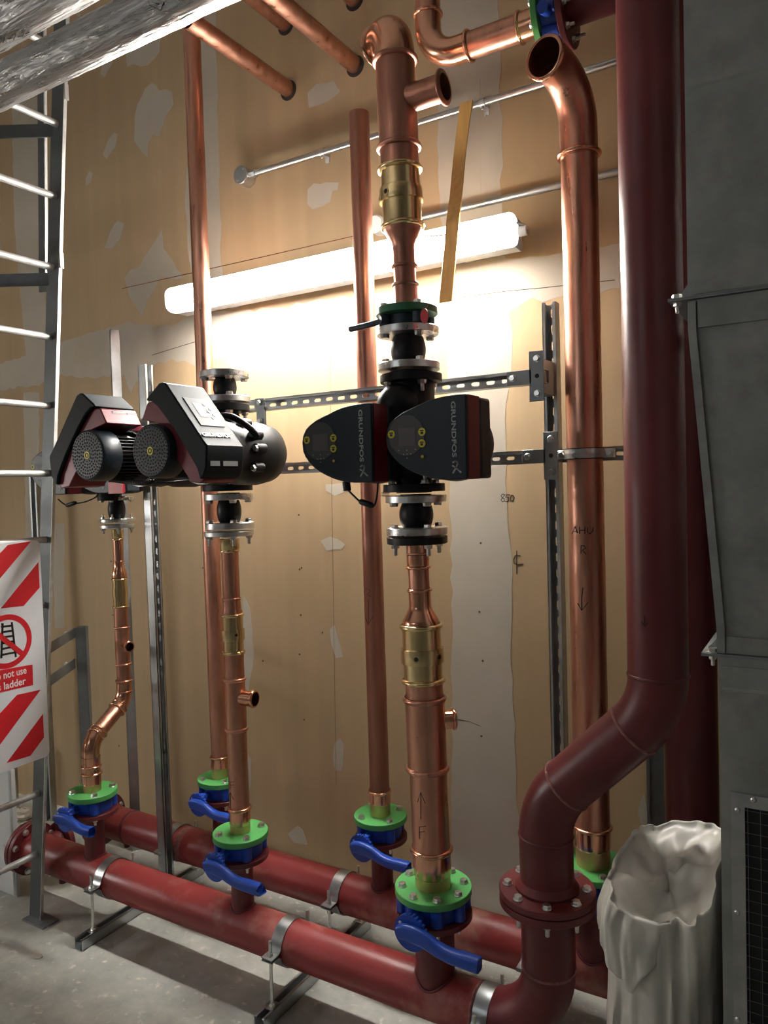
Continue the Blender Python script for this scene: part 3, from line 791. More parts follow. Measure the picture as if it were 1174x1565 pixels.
def port(parent, ax, z, r, ang, rp=0.0065):
    d = V((math.cos(ang), math.sin(ang), 0)); c = ax.at(z) + d*r
    mb = MB(); mb.lathe([(rp,0.0012),(rp*1.5,0.0012),(rp*1.5,-0.002),(rp,-0.002)], c, tuple(d), 18, closed=True)
    o = mb.build('port_rim', M['brass'], parent)
    MB().disc(rp, -0.002, 0.0006, c, tuple(d), 18, bev=0.0002).build('port', M['hole'], parent)
def branch(parent, ax, z, r, d, L, rt, rl, mt='copper_fit', back=False):
    d = V(d).normalized(); c = ax.at(z)
    mb = MB(); st = r*0.75
    mb.lathe([(rt,st),(rt,L-0.012)] + [(rt+(rl-rt)*math.sin(PI*i/6)*1.0, L-0.006-0.006*math.cos(PI*i/6)) for i in range(1,7)] + [(rt-0.002,L),(rt-0.003,L*0.6),(rt-0.003,st)], c, tuple(d), 32, closed=True)
    o = mb.build('branch_outlet', M[mt], parent)
    MB().disc(rt-0.0028, L*0.55, L*0.58, c, tuple(d), 24).build('outlet_bore', M['hole'], o)
    return o

# --- thick riser (front, right): lower half
A = Axis(XB, FY, 662, 1350, 648, 840, lean=-0.0203)
zz = A.z
rs = thing('copper_riser', 'thick copper riser with brass valve, below the right-hand pump', 'pipe', A.at(ZTOP))
green_flange(rs, XB, FY, ZTOP, 0.110, 8, 0.089, BOLT_M)
zb = zz(1297)
sec(A, 'brass_adaptor', [(0.0505,ZTOP-0.002),(0.0505,zz(1338)),(0.0525,zz(1335))], 'bronze', rs)
sec(A, 'coupling', [(0.0525,zz(1335)),(0.0545,zz(1333)),(0.0545,zb-0.008)] + bead(0.0545,0.0625,zb), 'copper_fit', rs)
sec(A, 'pipe', [(0.0540,zb), (0.0540,zz(1060))], 'copper', rs)
z1, z2 = zz(1174), zz(1068)
sec(A, 'tee', bead(0.0565,0.063,z1) + bead(0.0565,0.063,z2), 'copper', rs)
branch(rs, A, zz(1102), 0.056, (0.82,0.57,0), 0.088, 0.026, 0.031)
sec(A, 'pipe', [(0.0535,zz(1062)), (0.0535,zz(1038))], 'copper', rs)
v = bead(0.0545,0.0635,zz(1040)) + [(0.0555,zz(1012)),(0.0612,zz(1012)),(0.0615,zz(1011)),(0.0615,zz(991)),(0.0612,zz(990)),(0.0555,zz(990))] + bead(0.0550,0.0625,zz(957)) 
o = sec(A, 'brass_valve', v, 'brass', rs)
port(o, A, zz(1001), 0.0615, math.radians(-78)); port(o, A, zz(1000), 0.0615, math.radians(-14))
sec(A, 'reducer', [(0.0530,zz(955)),(0.0530,zz(950)),(0.0500,zz(946)),(0.0370,zz(934)),(0.0330,zz(929)),(0.0320,zz(927))], 'copper_fit', rs)
sec(A, 'pipe', [(0.0300,zz(930)), (0.0300,zz(832))], 'copper', rs)
sec(A, 'coupling', [(0.0320,zz(927)),(0.0320,zz(908))] + bead(0.0320,0.037,zz(902),.005), 'copper_fit', rs)
sec(A, 'coupling', bead(0.0315,0.037,zz(867),.005) + [(0.0325,zz(860)),(0.0325,zz(848)),(0.031,zz(847))], 'copper_fit', rs)
sec(A, 'coupling', [(0.031,zz(845)),(0.0325,zz(844)),(0.0325,zz(833))], 'copper_fit', rs)
zfl = zz(825)
o = MB().disc(0.086, zfl-0.010, zfl+0.010, A.at(zfl)*1 - V((0,0,zfl)), n=56).build('backing_flange', M['rubber'], rs)
bolt_ring(o, A.at(zfl-0.010), 0.069, 4, NUT_M, 0.95, down=True, name='nut')
cm = cyl_map(XB, FY, 0.0540, 0.0006, -0.0203, ZTOP)
strokes([[(643,1252),(643,1212)],[(638,1226),(643,1211),(650,1228)],[(641,1282),(641,1264),(651,1263)],[(641,1272),(649,1271)]], 0.0010, 'marker_arrow', rs, cm, M['ink'])

# --- thick riser upper half, above the pump
AU = Axis(A.at(2.3).x, FY, 634, 470, 603, 100, lean=-0.0203); AU.X = A.X; AU.lean = A.lean
zu = AU.z
ru = thing('copper_riser', 'dark copper riser above the right-hand pump, with an open tee and elbow at the top', 'pipe', A.at(zu(470)))
zg = zu(470)
o = MB().disc(0.087, zg-0.020, zg, A.at(zg)-V((0,0,zg)), n=56).build('flange', M['green_shaded'], ru)
bolt_ring(o, A.at(zg), 0.069, 4, BOLT_M, 0.95)
sec(AU, 'pipe', [(0.0310,zg-0.002),(0.0310,zu(366))], 'copper_shaded', ru)
sec(AU, 'coupling', [(0.0335,zu(463)),(0.0335,zu(438))] + bead(0.0335,0.038,zu(433),.005), 'copper_shaded', ru)
sec(AU, 'coupling', bead(0.0325,0.0375,zu(405),.005) + [(0.0325,zu(400)),(0.0325,zu(378)),(0.034,zu(372)),(0.048,zu(356)),(0.0535,zu(352)),(0.054,zu(346))], 'copper_shaded', ru)
v = bead(0.0545,0.0625,zu(345)) + [(0.0555,zu(308)),(0.0608,zu(308)),(0.0612,zu(307)),(0.0612,zu(289)),(0.0608,zu(288)),(0.0550,zu(288))] + bead(0.0545,0.064,zu(258))
o = sec(AU, 'brass_valve', v, 'brass', ru)
port(o, AU, zu(299), 0.0612, math.radians(-104)); port(o, AU, zu(300), 0.0612, math.radians(200))
sec(AU, 'pipe', [(0.0540,zu(262)), (0.0540,zu(220))], 'copper_shaded', ru)
sec(AU, 'tee', bead(0.0555,0.064,zu(225)) + bead(0.0555,0.065,zu(94)), 'copper_shaded', ru)
br = branch(ru, AU, zu(150)-0.012, 0.0555, (1,0,0), 0.150, 0.036, 0.047, 'copper_shaded')
# elbow turning towards -x, ending in an open socket
ze = zu(94); RE = 0.088
c0 = AU.at(ze)
de = V((-0.75,0.66,0)).normalized()
cc = c0 + de*RE + V((0,0,0.012)); ar = arc_pts(cc, -de, (0,0,1), RE, 0, PI/2, 16)
pe = [c0] + ar + [ar[-1]+de*0.028]
MB().pipe(pe, 0.0550, 0.0515, 44).build('elbow', M['copper_fit'], ru)
MB().lathe(bead(0.0552,0.066,0), ar[-1]+de*0.022, tuple(de), 44).build('rim_bead', M['copper_fit'], ru)

# --- middle front riser
A = Axis(XM, FY, 366, 1270, 357, 830); zz = A.z
rm = thing('copper_riser', 'slim copper riser with brass valve, below the middle pump', 'pipe', A.at(ZTOP))
green_flange(rm, XM, FY, ZTOP, 0.0925, 4, 0.073, BOLT_M)
sec(A, 'brass_adaptor', [(0.0335,ZTOP-0.002),(0.0335,zz(1257))], 'bronze', rm)
sec(A, 'coupling', [(0.0340,zz(1258)),(0.0350,zz(1256)),(0.0350,zz(1240))] + bead(0.035,0.0410,zz(1234),.006), 'copper_fit', rm)
sec(A, 'pipe', [(0.0335,zz(1236)), (0.0335,zz(1000))], 'copper', rm)
sec(A, 'tee', bead(0.0348,0.0395,zz(1114),.006) + bead(0.0348,0.0395,zz(1038),.006), 'copper', rm)
branch(rm, A, zz(1066), 0.0345, (1,0.15,0), 0.078, 0.025, 0.0295)
v = bead(0.0345,0.0395,zz(997),.006) + [(0.0345,zz(978)),(0.0388,zz(978)),(0.039,zz(977)),(0.039,zz(963)),(0.0388,zz(962)),(0.0345,zz(962))] + bead(0.0345,0.0390,zz(940),.006)
o = sec(A, 'brass_valve', v, 'brass', rm)
port(o, A, zz(968), 0.039, math.radians(-32), 0.005)
sec(A, 'reducer', [(0.0345,zz(938)),(0.0345,zz(936)),(0.0305,zz(930)),(0.0300,zz(920))] + bead(0.0300,0.0325,zz(915),.004), 'copper', rm)
sec(A, 'pipe', [(0.0285,zz(934)), (0.0285,zz(828))], 'copper', rm)
sec(A, 'brass_adaptor', bead(0.0300,0.0325,zz(842),.004) + [(0.0325,zz(838)),(0.0325,zz(824))], 'brass', rm)
zfl = zz(815)
o = MB().disc(0.0815, zfl-0.008, zfl+0.008, (XM,FY,0), n=48).build('backing_flange', M['zinc'], rm)
bolt_ring(o, (XM,FY,zfl-0.008), 0.066, 4, NUT_M, 0.95, down=True, name='nut')
strokes([[(352,1237),(352,1212)],[(348,1222),(352,1211),(357,1222)],[(352,1206),(352,1195),(358,1195)],[(352,1200),(357,1200)]], 0.0009, 'marker_arrow', rm, cyl_map(XM, FY, 0.0335), M['ink'])

# --- left front riser with a double bend
XU, YU = -2.489, 2.055
A = Axis(XL, FY, 141, 1210, 137, 1160); B = Axis(XU, YU, 191, 1040, 186, 810); zz = A.z; zw = B.z
rl = thing('copper_riser', 'slim copper riser with a double bend below the leftmost pump', 'pipe', A.at(ZTOP))
green_flange(rl, XL, FY, ZTOP, 0.0925, 4, 0.073, BOLT_M)
sec(A, 'brass_adaptor', [(0.0335,ZTOP-0.002),(0.0335,zz(1196))], 'bronze', rl)
sec(A, 'coupling', [(0.0340,zz(1197)),(0.0340,zz(1186))] + bead(0.034,0.0400,zz(1181),.005) + bead(0.033,0.0385,zz(1170),.005) + [(0.0345,zz(1166)),(0.0345,zz(1155))], 'copper_fit', rl)
za, zb_ = zz(1157), zw(1046)
dh = V((XU-XL, YU-FY, 0)); Ld = dh.length; u = dh/Ld
rise = zb_-za
# two arcs of equal angle joined by a straight
th = math.radians(58); Rr = 0.088
hs = Rr*(1-math.cos(th)); vsn = Rr*math.sin(th)
Ls = (Ld-2*hs)/math.sin(th)
tot = 2*vsn + Ls*math.cos(th); ext = max(0.0, (rise-tot)/2)
p0 = V((XL,FY,za+ext)); c1 = p0 + u*Rr
ar1 = [c1 - u*(Rr*math.cos(th*i/10)) + V((0,0,Rr*math.sin(th*i/10))) for i in range(11)]
d1 = u*math.sin(th) + V((0,0,math.cos(th)))
q1 = ar1[-1] + d1*Ls
pe_ = q1 + u*hs + V((0,0,vsn)); c2 = pe_ - u*Rr
ar2 = [c2 + u*(Rr*math.cos(th*(1-i/10))) - V((0,0,Rr*math.sin(th*(1-i/10)))) for i in range(11)]
MB().tube([V((XL,FY,za-0.01))] + ar1, 0.0328, 32, cap=False).build('bend', M['copper_fit'], rl)
MB().tube([ar1[-1], q1], 0.0305, 32, cap=False).build('pipe', M['copper'], rl)
MB().tube(ar2 + [V((XU,YU,max(zw(1042), pe_.z+0.005)))], 0.0312, 32, cap=False).build('bend', M['copper_fit'], rl)
for p, s in ((ar1[-1], 1), (q1, -1)):
    MB().lathe(bead(0.0315,0.0375,0,.005), p + d1*(0.004*s), tuple(d1), 32).build('rim_bead', M['copper_fit'], rl)
    MB().lathe(bead(0.0315,0.036,0,.004), p - d1*(0.016*s), tuple(d1), 32).build('rim_bead', M['copper_fit'], rl)
sec(B, 'coupling', bead(0.0305,0.0325,zw(1056),.003) + bead(0.0300,0.0350,zw(1040),.005), 'copper', rl)
sec(B, 'pipe', [(0.0280,zw(1060)), (0.0280,zw(926))], 'copper', rl)
sec(B, 'tee', bead(0.0292,0.0335,zw(1015),.005) + bead(0.0292,0.0335,zw(959),.005), 'copper', rl)
branch(rl, B, zw(986), 0.0292, (1,-0.25,0), 0.062, 0.0185, 0.0235)
v = bead(0.0285,0.0335,zw(927),.004) + [(0.0285,zw(912)),(0.0310,zw(912)),(0.0310,zw(898)),(0.0285,zw(898))] + bead(0.0285,0.0335,zw(885),.004)
o = sec(B, 'brass_valve', v, 'brass', rl); port(o, B, zw(906), 0.031, math.radians(-165), 0.004)
sec(B, 'reducer', [(0.0295,zw(883)),(0.0295,zw(879)),(0.0275,zw(873)),(0.0215,zw(868)),(0.0205,zw(862))] + bead(0.0205,0.0225,zw(858),.003), 'copper_fit', rl)
sec(B, 'pipe', [(0.0195,zw(870)), (0.0195,zw(812))], 'copper', rl)
sec(B, 'brass_adaptor', bead(0.0205,0.0235,zw(824),.004) + [(0.0225,zw(820)),(0.0225,zw(809))], 'brass', rl)
zfl = zw(804)
o = MB().disc(0.067, zfl-0.007, zfl+0.007, (XU,YU,0), n=48).build('backing_flange', M['zinc'], rl)
bolt_ring(o, (XU,YU,zfl-0.007), 0.053, 4, NUT_S, 0.95, down=True, name='nut')

# --- back risers
A = Axis(YC, BY, 580, 1240, 553, 175); zz = A.z
t = thing('copper_riser', 'plain copper pipe with an open top behind the right-hand pump', 'pipe', A.at(ZTOP))
green_flange(t, YC, BY, ZTOP, 0.0925, 4, 0.073, BOLT_M)
MB().pipe([A.at(ZTOP+0.05), A.at(zz(172))], 0.0345, 0.032, 36).build('pipe', M['copper_shaded'], t)
sec(A, 'brass_adaptor', [(0.0345,ZTOP-0.002),(0.0345,zz(1228)),(0.036,zz(1226))], 'bronze', t)
sec(A, 'coupling', [(0.036,zz(1226)),(0.0365,zz(1225)),(0.0365,zz(1213))] + bead(0.0365,0.041,zz(1208),.005), 'copper_fit', t)
strokes([[(556,905),(560,899),(566,903),(561,908),(567,912)],[(563,916),(563,952)],[(559,944),(563,955),(569,943)]], 0.0009, 'marker_arrow', t, cyl_map(YC, BY, 0.0345), M['ink'])
A = Axis(YL, BY, 337, 1190, 292, 45); zz = A.z
t = thing('copper_riser', 'plain copper pipe behind the middle pump, rising past the left end of the lit batten', 'pipe', A.at(ZTOP))
green_flange(t, YL, BY, ZTOP, 0.090, 4, 0.071, BOLT_S)
MB().pipe([A.at(ZTOP+0.05), A.at(3.62)], 0.0335, 0.031, 36).build('pipe', M['copper'], t)
sec(A, 'brass_adaptor', [(0.0335,ZTOP-0.002),(0.0335,zz(1174)),(0.035,zz(1172))], 'bronze', t)
sec(A, 'coupling', [(0.035,zz(1172)),(0.0355,zz(1171)),(0.0355,zz(1161))] + bead(0.0355,0.040,zz(1156),.005), 'copper_fit', t)
A = Axis(XRC, BY, 905, 1310, 887, 250); zz = A.z
t = thing('copper_riser', 'wide copper pipe on the right with an open elbow facing out at its top', 'pipe', A.at(ZTOP))
green_flange(t, XRC, BY, ZTOP, 0.108, 8, 0.089, BOLT_M)
sec(A, 'brass_adaptor', [(0.0500,ZTOP-0.002),(0.0500,zz(1292))], 'bronze', t)
sec(A, 'coupling', [(0.0505,zz(1293)),(0.0525,zz(1290)),(0.0525,zz(1268))] + bead(0.0525,0.0595,zz(1262),.006), 'copper_fit', t)
zr = zz(237)
sec(A, 'pipe', [(0.0518,zz(1266)), (0.0518,zr)], 'copper', t)
dd = V((-0.26,-0.966,0)).normalized(); RE = 0.140
c0 = A.at(zz(196)); cc = c0 + dd*RE
ar = [cc - dd*(RE*math.cos(PI/2*i/16)) + V((0,0,RE*math.sin(PI/2*i/16))) for i in range(17)]
MB().pipe([A.at(zr-0.01), c0] + ar[1:] + [ar[-1]+dd*0.03], 0.0535, 0.050, 44).build('elbow', M['copper'], t)
MB().lathe(bead(0.0535,0.0640,0), A.at(zr), (0,0,1), 44).build('rim_bead', M['copper_fit'], t)
MB().lathe(bead(0.0535,0.060,0), ar[-1]+dd*0.024, tuple(dd), 44).build('rim_bead', M['copper_fit'], t)
MB().disc(0.0498, 0, 0.002, ar[10], tuple((ar[11]-ar[9]).normalized()), 32).build('dark_bore', M['hole'], t)
cm = cyl_map(XRC, BY, 0.0518)
strokes([[(874,816),(879,805),(883,815)],[(876,812),(882,812)],[(886,805),(886,816)],[(894,805),(894,816)],[(886,811),(894,810)],[(898,806),(898,813),(902,816),(906,812),(907,806)]], 0.0014, 'marker_letters', t, cm, M['ink'])
strokes([[(888,846),(888,834),(893,834),(895,838),(890,841),(896,847)]], 0.0014, 'marker_letter', t, cm, M['ink'])
strokes([[(891,898),(889,915),(889,932)],[(883,922),(889,933),(899,921)]], 0.0014, 'marker_arrow', t, cm, M['ink'])
# pipe ring on the lower rail
pc = thing('pipe_clip', 'lined steel pipe ring holding the wide right copper pipe to the lower rail', 'pipe clip', (XRC, BY, zr2))
MB().lathe([(0.0522,-0.016),(0.0555,-0.016),(0.0555,0.016),(0.0522,0.016)], (XRC,BY,zr2), n=40, closed=True).build('rubber_lining', M['rubber'], pc)
MB().lathe([(0.0557,-0.012),(0.0577,-0.0135),(0.0577,-0.008),(0.0590,-0.004),(0.0590,0.004),(0.0577,0.008),(0.0577,0.0135),(0.0557,0.012)], (XRC,BY,zr2), n=40, closed=True).build('band', M['zinc'], pc)
for s in (-1, 1):
    o = MB().box((XRC+s*0.070, BY+0.012, zr2), (0.026, 0.020, 0.026)).build('ear', M['zinc'], pc, bevel=.002)
    inst(BOLT_S, 'bolt', o, (XRC+s*0.070, BY+0.002, zr2), QF)

# ------------------------------------------------------------------ copper stubs through the wall
def wall_stub(label, px, py, y_end, r=0.0315, open_end=True):
    w = P(px, py, WY); 
    t = thing('copper_pipe', label, 'pipe', (w.x, WY, w.z))
    MB().pipe([(w.x, WY+0.03, w.z), (w.x, y_end, w.z)], r, r-0.002, 32).build('pipe', M['copper'], t)
    MB().disc(r-0.0019, 0, 0.002, (w.x, y_end+0.09, w.z), (0,-1,0), 24).build('dark_bore', M['hole'], t)
    MB().disc(r+0.008, 0, 0.0014, (w.x+0.003, WY, w.z-0.007), (0,-1,0), 32, bev=0.0003).build('wall_hole', M['hole'], t)
    return w
wall_stub('straight copper stub through the wall, its open end facing out near the foil pipe', 440, 136, 1.940)
wall_stub('straight copper stub entering the wall left of the thick riser elbow', 542, 99, 1.50)
wall_stub('short stretch of copper stub entering the wall at the top edge', 436, 36, 1.50)
w = P(541, -1, WY)
wall_stub('copper stub entering the wall above the riser elbow, only its hole in view', 541, -2, 1.60)
# opening in the wall behind the elbow
w = P(608, -10, WY)

# top copper run with green and blue valve to the tall back red pipe
TY = 2.15; tz = P(755, 57, TY).z; tx = P(655, 60, TY).x
t = thing('copper_riser', 'copper elbow and level pipe at the top centre running right to a green flange', 'pipe', (tx, TY, tz))
RE = 0.095
cc = V((tx+RE, TY, tz+RE)); ar = arc_pts(cc, (0,0,-1), (-1,0,0), RE, PI/2, 0, 14)
xg = P(826, 30, TY).x
MB().tube([(tx,TY,4.38), (tx,TY,tz+RE+0.03)], 0.0385, 36).build('pipe', M['copper'], t)
MB().tube([V((tx,TY,tz+RE+0.045))] + ar + [ar[-1]+V((0.045,0,0))], 0.0405, 36, cap=False).build('elbow', M['copper_fit'], t)
MB().tube([ar[-1], (xg,TY,tz)], 0.0385, 36).build('pipe', M['copper'], t)
MB().lathe(bead(0.0405,0.047,0,.006), (tx,TY,tz+RE+0.042), (0,0,1), 36).build('rim_bead', M['copper_fit'], t)
MB().lathe(bead(0.0405,0.047,0,.006), ar[-1]+V((0.042,0,0)), (1,0,0), 36).build('rim_bead', M['copper_fit'], t)
bxx = P(796, 42, TY).x
MB().lathe(bead(0.040,0.0465,0,.006) + [(0.0405,0.02),(0.0405,xg-bxx)], (bxx,TY,tz), (1,0,0), 36).build('coupling', M['copper_fit'], t)
o = MB().disc(0.094, 0, 0.018, (xg,TY,tz), (1,0,0), 56).build('flange', M['green'], t)
bolt_ring(o, (xg,TY,tz), 0.074, 8, BOLT_S, 0.2, axis=(-1,0,0))
t = thing('butterfly_valve', 'blue valve between green and red flanges at the top right', 'valve', (xg+0.02, TY, tz))
mb = MB(); mb.disc(0.072, 0.019, 0.069, (xg,TY,tz), (1,0,0), 44)
x, y, z = frame((1,0,0))
for k in range(8):
    a = 0.2+2*PI*k/8; mb.disc(0.0165, 0.021, 0.067, V((xg,TY,tz))+x*(0.074*math.cos(a))+y*(0.074*math.sin(a)), (1,0,0), 14)
mb.build('valve_body', M['blue'], t)
MB().tube([(xg+0.044,TY-0.06,tz-0.02), (xg+0.044,TY-0.115,tz-0.035)], 0.016, 16).build('neck', M['blue'], t)
t = thing('red_pipe', 'short red flanged pipe at the top right joining the tall back pipe', 'pipe', (xg+0.07, TY, tz))
o = MB().disc(0.098, 0.070, 0.088, (xg,TY,tz), (1,0,0), 56).build('flange', M['red'], t)
bolt_ring(o, (xg+0.088,TY,tz), 0.076, 8, NUT_S, 0.2, axis=(1,0,0), name='nut')
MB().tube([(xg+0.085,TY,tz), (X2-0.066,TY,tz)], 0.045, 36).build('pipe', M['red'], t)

# ------------------------------------------------------------------ supports under the manifolds
CH_T = 0.041
def floor_channel(X, y0, y1, label):
    mb = MB(); channel(mb, (X, y0, CH_T/2+0.001), (X, y1, CH_T/2+0.001), (0,0,1), slots=False)
    return tag(mb.build('floor_channel', M['galv'], base=(X, y0, 0)), label, 'channel')
x1 = PZ(140, 1423, CH_T).x; x2 = PZ(418, 1535, CH_T).x; x3 = P(745, 1532, FY-0.1).x
x3 = -0.83
floor_channel(x1, PZ(118, 1435, CH_T).y, 2.33, 'short steel channel on the floor under the left end of both manifolds')
floor_channel(x2, PZ(396, 1556, CH_T).y, 2.33, 'steel channel on the floor under the middle of both manifolds')
floor_channel(x3, 1.70, 2.33, 'steel channel on the floor under the right end of both manifolds')
def clamp(X, Y, label, dx_rod=0.0):
    t = thing('pipe_clamp', label, 'pipe clamp', (X, Y, CH_T))
    r = MR+0.0015; w = 0.042; th = 0.003
    ze = MZ-0.004
    def half(top):
        s = 1 if top else -1
        cs = []
        ye = r+0.046
        prof = [(-ye, 0.003*s), (-r-0.010, 0.003*s)]
        prof += [(-(r)*math.cos(PI*i/18), s*(r)*math.sin(PI*i/18)) for i in range(1 if False else 0, 19) if abs(math.sin(PI*i/18))*r > 0.010]
        prof += [(r+0.010, 0.003*s), (ye, 0.003*s)]
        vs = []; fs = []; n = len(prof)
        for i, (y, z) in enumerate(prof):
            a = V((y, z, 0)) ; b0 = V((*prof[max(0,i-1)],0)); b1 = V((*prof[min(n-1,i+1)],0)); tt = (b1-b0).normalized(); nn = V((-tt.y, tt.x, 0))*s
            for xx in (-w/2, w/2):
                for q in (0, th):
                    p = a + nn*q; vs.append(V((X+xx, Y+p.x, MZ-0.0+p.y)))
        for i in range(n-1):
            o = i*4; fs += [(o,o+1,o+5,o+4),(o+2,o+6,o+7,o+3),(o,o+4,o+6,o+2),(o+1,o+3,o+7,o+5)]
        fs += [(0,2,3,1), ((n-1)*4,(n-1)*4+1,(n-1)*4+3,(n-1)*4+2)]
        return MB().add(vs, fs)
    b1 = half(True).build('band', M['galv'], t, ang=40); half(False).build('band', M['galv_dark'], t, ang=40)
    for s in (-1, 1):
        yy = Y + s*(r+0.026)
        MB().tube([(X,yy,0.020), (X,yy,MZ+0.052)], 0.0055, 12).build('threaded_rod', M['bolt'], t)
        inst(BOLT_S, 'nut', t, (X,yy,MZ+0.006)); inst(BOLT_S, 'nut', t, (X,yy,MZ-0.006), QDN); inst(BOLT_S, 'nut', t, (X,yy,CH_T+0.001))
        MB().box((X,yy,CH_T-0.001), (0.038,0.038,0.004)).build('washer_plate', M['zinc'], t)
    return t
clamp(x1, FY, 'steel saddle clamp on the front manifold just right of the left riser branch')
clamp(x2, FY, 'steel saddle clamp on the front manifold between the middle and thick risers')
clamp(x3, FY, 'steel saddle clamp on the front manifold at the elbow by the bottom edge')
xb2 = P(503, 1385, BY-0.097).x
clamp(x1+0.01, BY, 'steel saddle clamp on the back manifold behind the left upright post')
clamp(xb2, BY, 'steel saddle clamp on the back manifold left of the centre back valve')
clamp(x3+0.02, BY, 'steel saddle clamp on the back manifold hidden behind the red flanged riser')

# ------------------------------------------------------------------ rubber expansion joints
def joint(label, X, Y, zl, zh, R, rb, n=4, t=0.020, rbolt=None, a0=0.95, top_open=False, up_bolts=True, down_bolts=True, mesh=None, mesh_top=None):
    th = thing('expansion_joint', label, 'rubber joint', (X, Y, zl))
    rbolt = rbolt or R*0.80; mesh = mesh or BOLT_M
    z0, z1 = zl+t/2, zh-t/2; rn = rb*0.78
    N = 18
    prof = [(rn, z0-0.004)] + [(rn+(rb-rn)*math.sin(PI*i/N)**0.75, z0 + (z1-z0)*i/N) for i in range(N+1)] + [(rn, z1+0.004)]
    MB().lathe(prof, (X,Y,0), n=40).build('rubber_body', M['rubber'], th, ang=80)
    fl = []
    for z in (zl, zh):
        o = MB().disc(R, z-t/2, z+t/2, (X,Y,0), n=56, r_in=rn-0.002).build('flange', M['zinc'], th); fl.append(o)
    bolt_ring(fl[0], (X,Y,zl+t/2), rbolt, n, mesh, a0)
    bolt_ring(fl[1], (X,Y,zh-t/2), rbolt, n, mesh_top or mesh, a0, down=True)
    if top_open:
        MB().lathe([(rn+0.004,zh+t/2),(rn+0.003,zh+t/2+0.005),(rn-0.006,zh+t/2+0.005),(rn-0.012,zh-0.01)], (X,Y,0), n=36).build('rubber_lip', M['rubber'], th)
    else:
        MB().lathe([(rn+0.006,zh+t/2),(rn+0.006,zh+t/2+0.003),(rn-0.01,zh+t/2+0.003)], (X,Y,0), n=36).build('rubber_lip', M['rubber'], th)
    return th
def zb_(py, px=646): return Zat(px, py, FY)
zA = lambda py: Axis(XB, FY, 648, 840, 634, 470).z(py)
xp = XB - 0.0203*(1.77-ZTOP)
joint('rubber joint between two zinc flanges under the right-hand pump', xp+0.005, FY, zA(811), zA(762), 0.086, 0.0485)
joint('rubber joint between two zinc flanges on top of the right-hand pump', xp-0.006, FY, zA(560), zA(506), 0.0875, 0.0500)
zM = lambda py: Axis(XM, FY, 357, 830, 345, 560).z(py)
joint('rubber joint between two zinc flanges under the middle pump', XM+0.004, FY, zM(803), zM(759), 0.0805, 0.0405)
joint('open-ended rubber joint with zinc flanges on top of the middle pump', XM+0.006, FY, zM(611), zM(573), 0.0805, 0.0385, top_open=True)
zL = lambda py: Axis(XU, YU, 187, 830, 185, 700).z(py)
joint('small rubber joint under the leftmost pump with bolts standing up', XU, YU, zL(795), zL(762), 0.069, 0.0345, t=0.013, mesh=NUT_XS, rbolt=0.057, mesh_top=BOLT_XS, a0=0.55)

# dark butterfly valve above the right pump
zg0, zg1 = zA(506)+0.011, AU.z(470)-0.021
xq = XB - 0.0203*(zg0-ZTOP)
t = thing('butterfly_valve', 'dark lever valve above the right-hand pump, lever pointing left, red tag hung on it', 'valve', (xq, FY, zg0))
mb = MB(); mb.disc(0.058, zg0, zg1, (xq,FY,0), n=40)
for k in range(4):
    a = 0.95+PI/2*k; mb.disc(0.016, zg0+0.001, zg1-0.001, (xq+0.069*math.cos(a), FY+0.069*math.sin(a), 0), n=16)
mb.build('valve_body', M['valve_shaded'], t)
nk = V((-0.55,-0.83,0)).normalized()
zc = (zg0+zg1)/2
MB().tube([V((xq,FY,zc))+nk*0.05, V((xq,FY,zc))+nk*0.085], 0.012, 16).build('neck', M['valve_shaded'], t)
lp = [V((xq,FY,zc))+nk*0.075, V((xq-0.10,FY-0.055,zc-0.004)), V((xq-0.165,FY-0.04,zc-0.004))]
MB().tube(smooth(lp,6), 0.0085, 10, rs=None).build('lever', M['valve_shaded'], t)
c = P(649, 483, FY-0.092)
mb = MB(); mb.prism([(0.016*math.cos(2*PI*k/24)*0.8 + 0.003*math.sin(2*PI*k/24), 0.019*math.sin(2*PI*k/24)) for k in range(24)], (-0.001,0.001), c, (0.88,0.0,0.35), (-0.30,0,0.95), (0,1,0))
mb.tube([c+V((0.004,0,0.015)), c+V((0.010,0.004,0.03))], 0.001, 6)
mb.build('tag', M['orange_red'], t)

# ------------------------------------------------------------------ lettering helpers
def text_mesh(txt, size, org, ex, ey, mt, parent, name, thick=0.0006, bold=0.0, width=None):
    cu = bpy.data.curves.new('lettering', 'FONT'); cu.body = txt; cu.size = size; cu.extrude = thick/2; cu.offset = bold
    cu.resolution_u = 3
    ob = bpy.data.objects.new('lettering', cu); COL.objects.link(ob)
    bpy.context.view_layer.update()
    me = bpy.data.meshes.new_from_object(ob.evaluated_get(bpy.context.evaluated_depsgraph_get()))
    bpy.data.objects.remove(ob); bpy.data.curves.remove(cu)
    xs = [v.co.x for v in me.vertices]; x0, x1 = min(xs), max(xs); k = (width/(x1-x0)) if width else 1.0
    ex, ey = V(ex).normalized(), V(ey).normalized(); ez = ex.cross(ey); base = ORG[parent]; org = V(org)
    for v in me.vertices:
        v.co = org + ex*((v.co.x-x0)*k) + ey*v.co.y + ez*v.co.z - base
    me.materials.clear(); me.materials.append(mt); me.name = name
    o = bpy.data.objects.new(name, me); COL.objects.link(o); o.parent = parent; ORG[o] = base
    return o
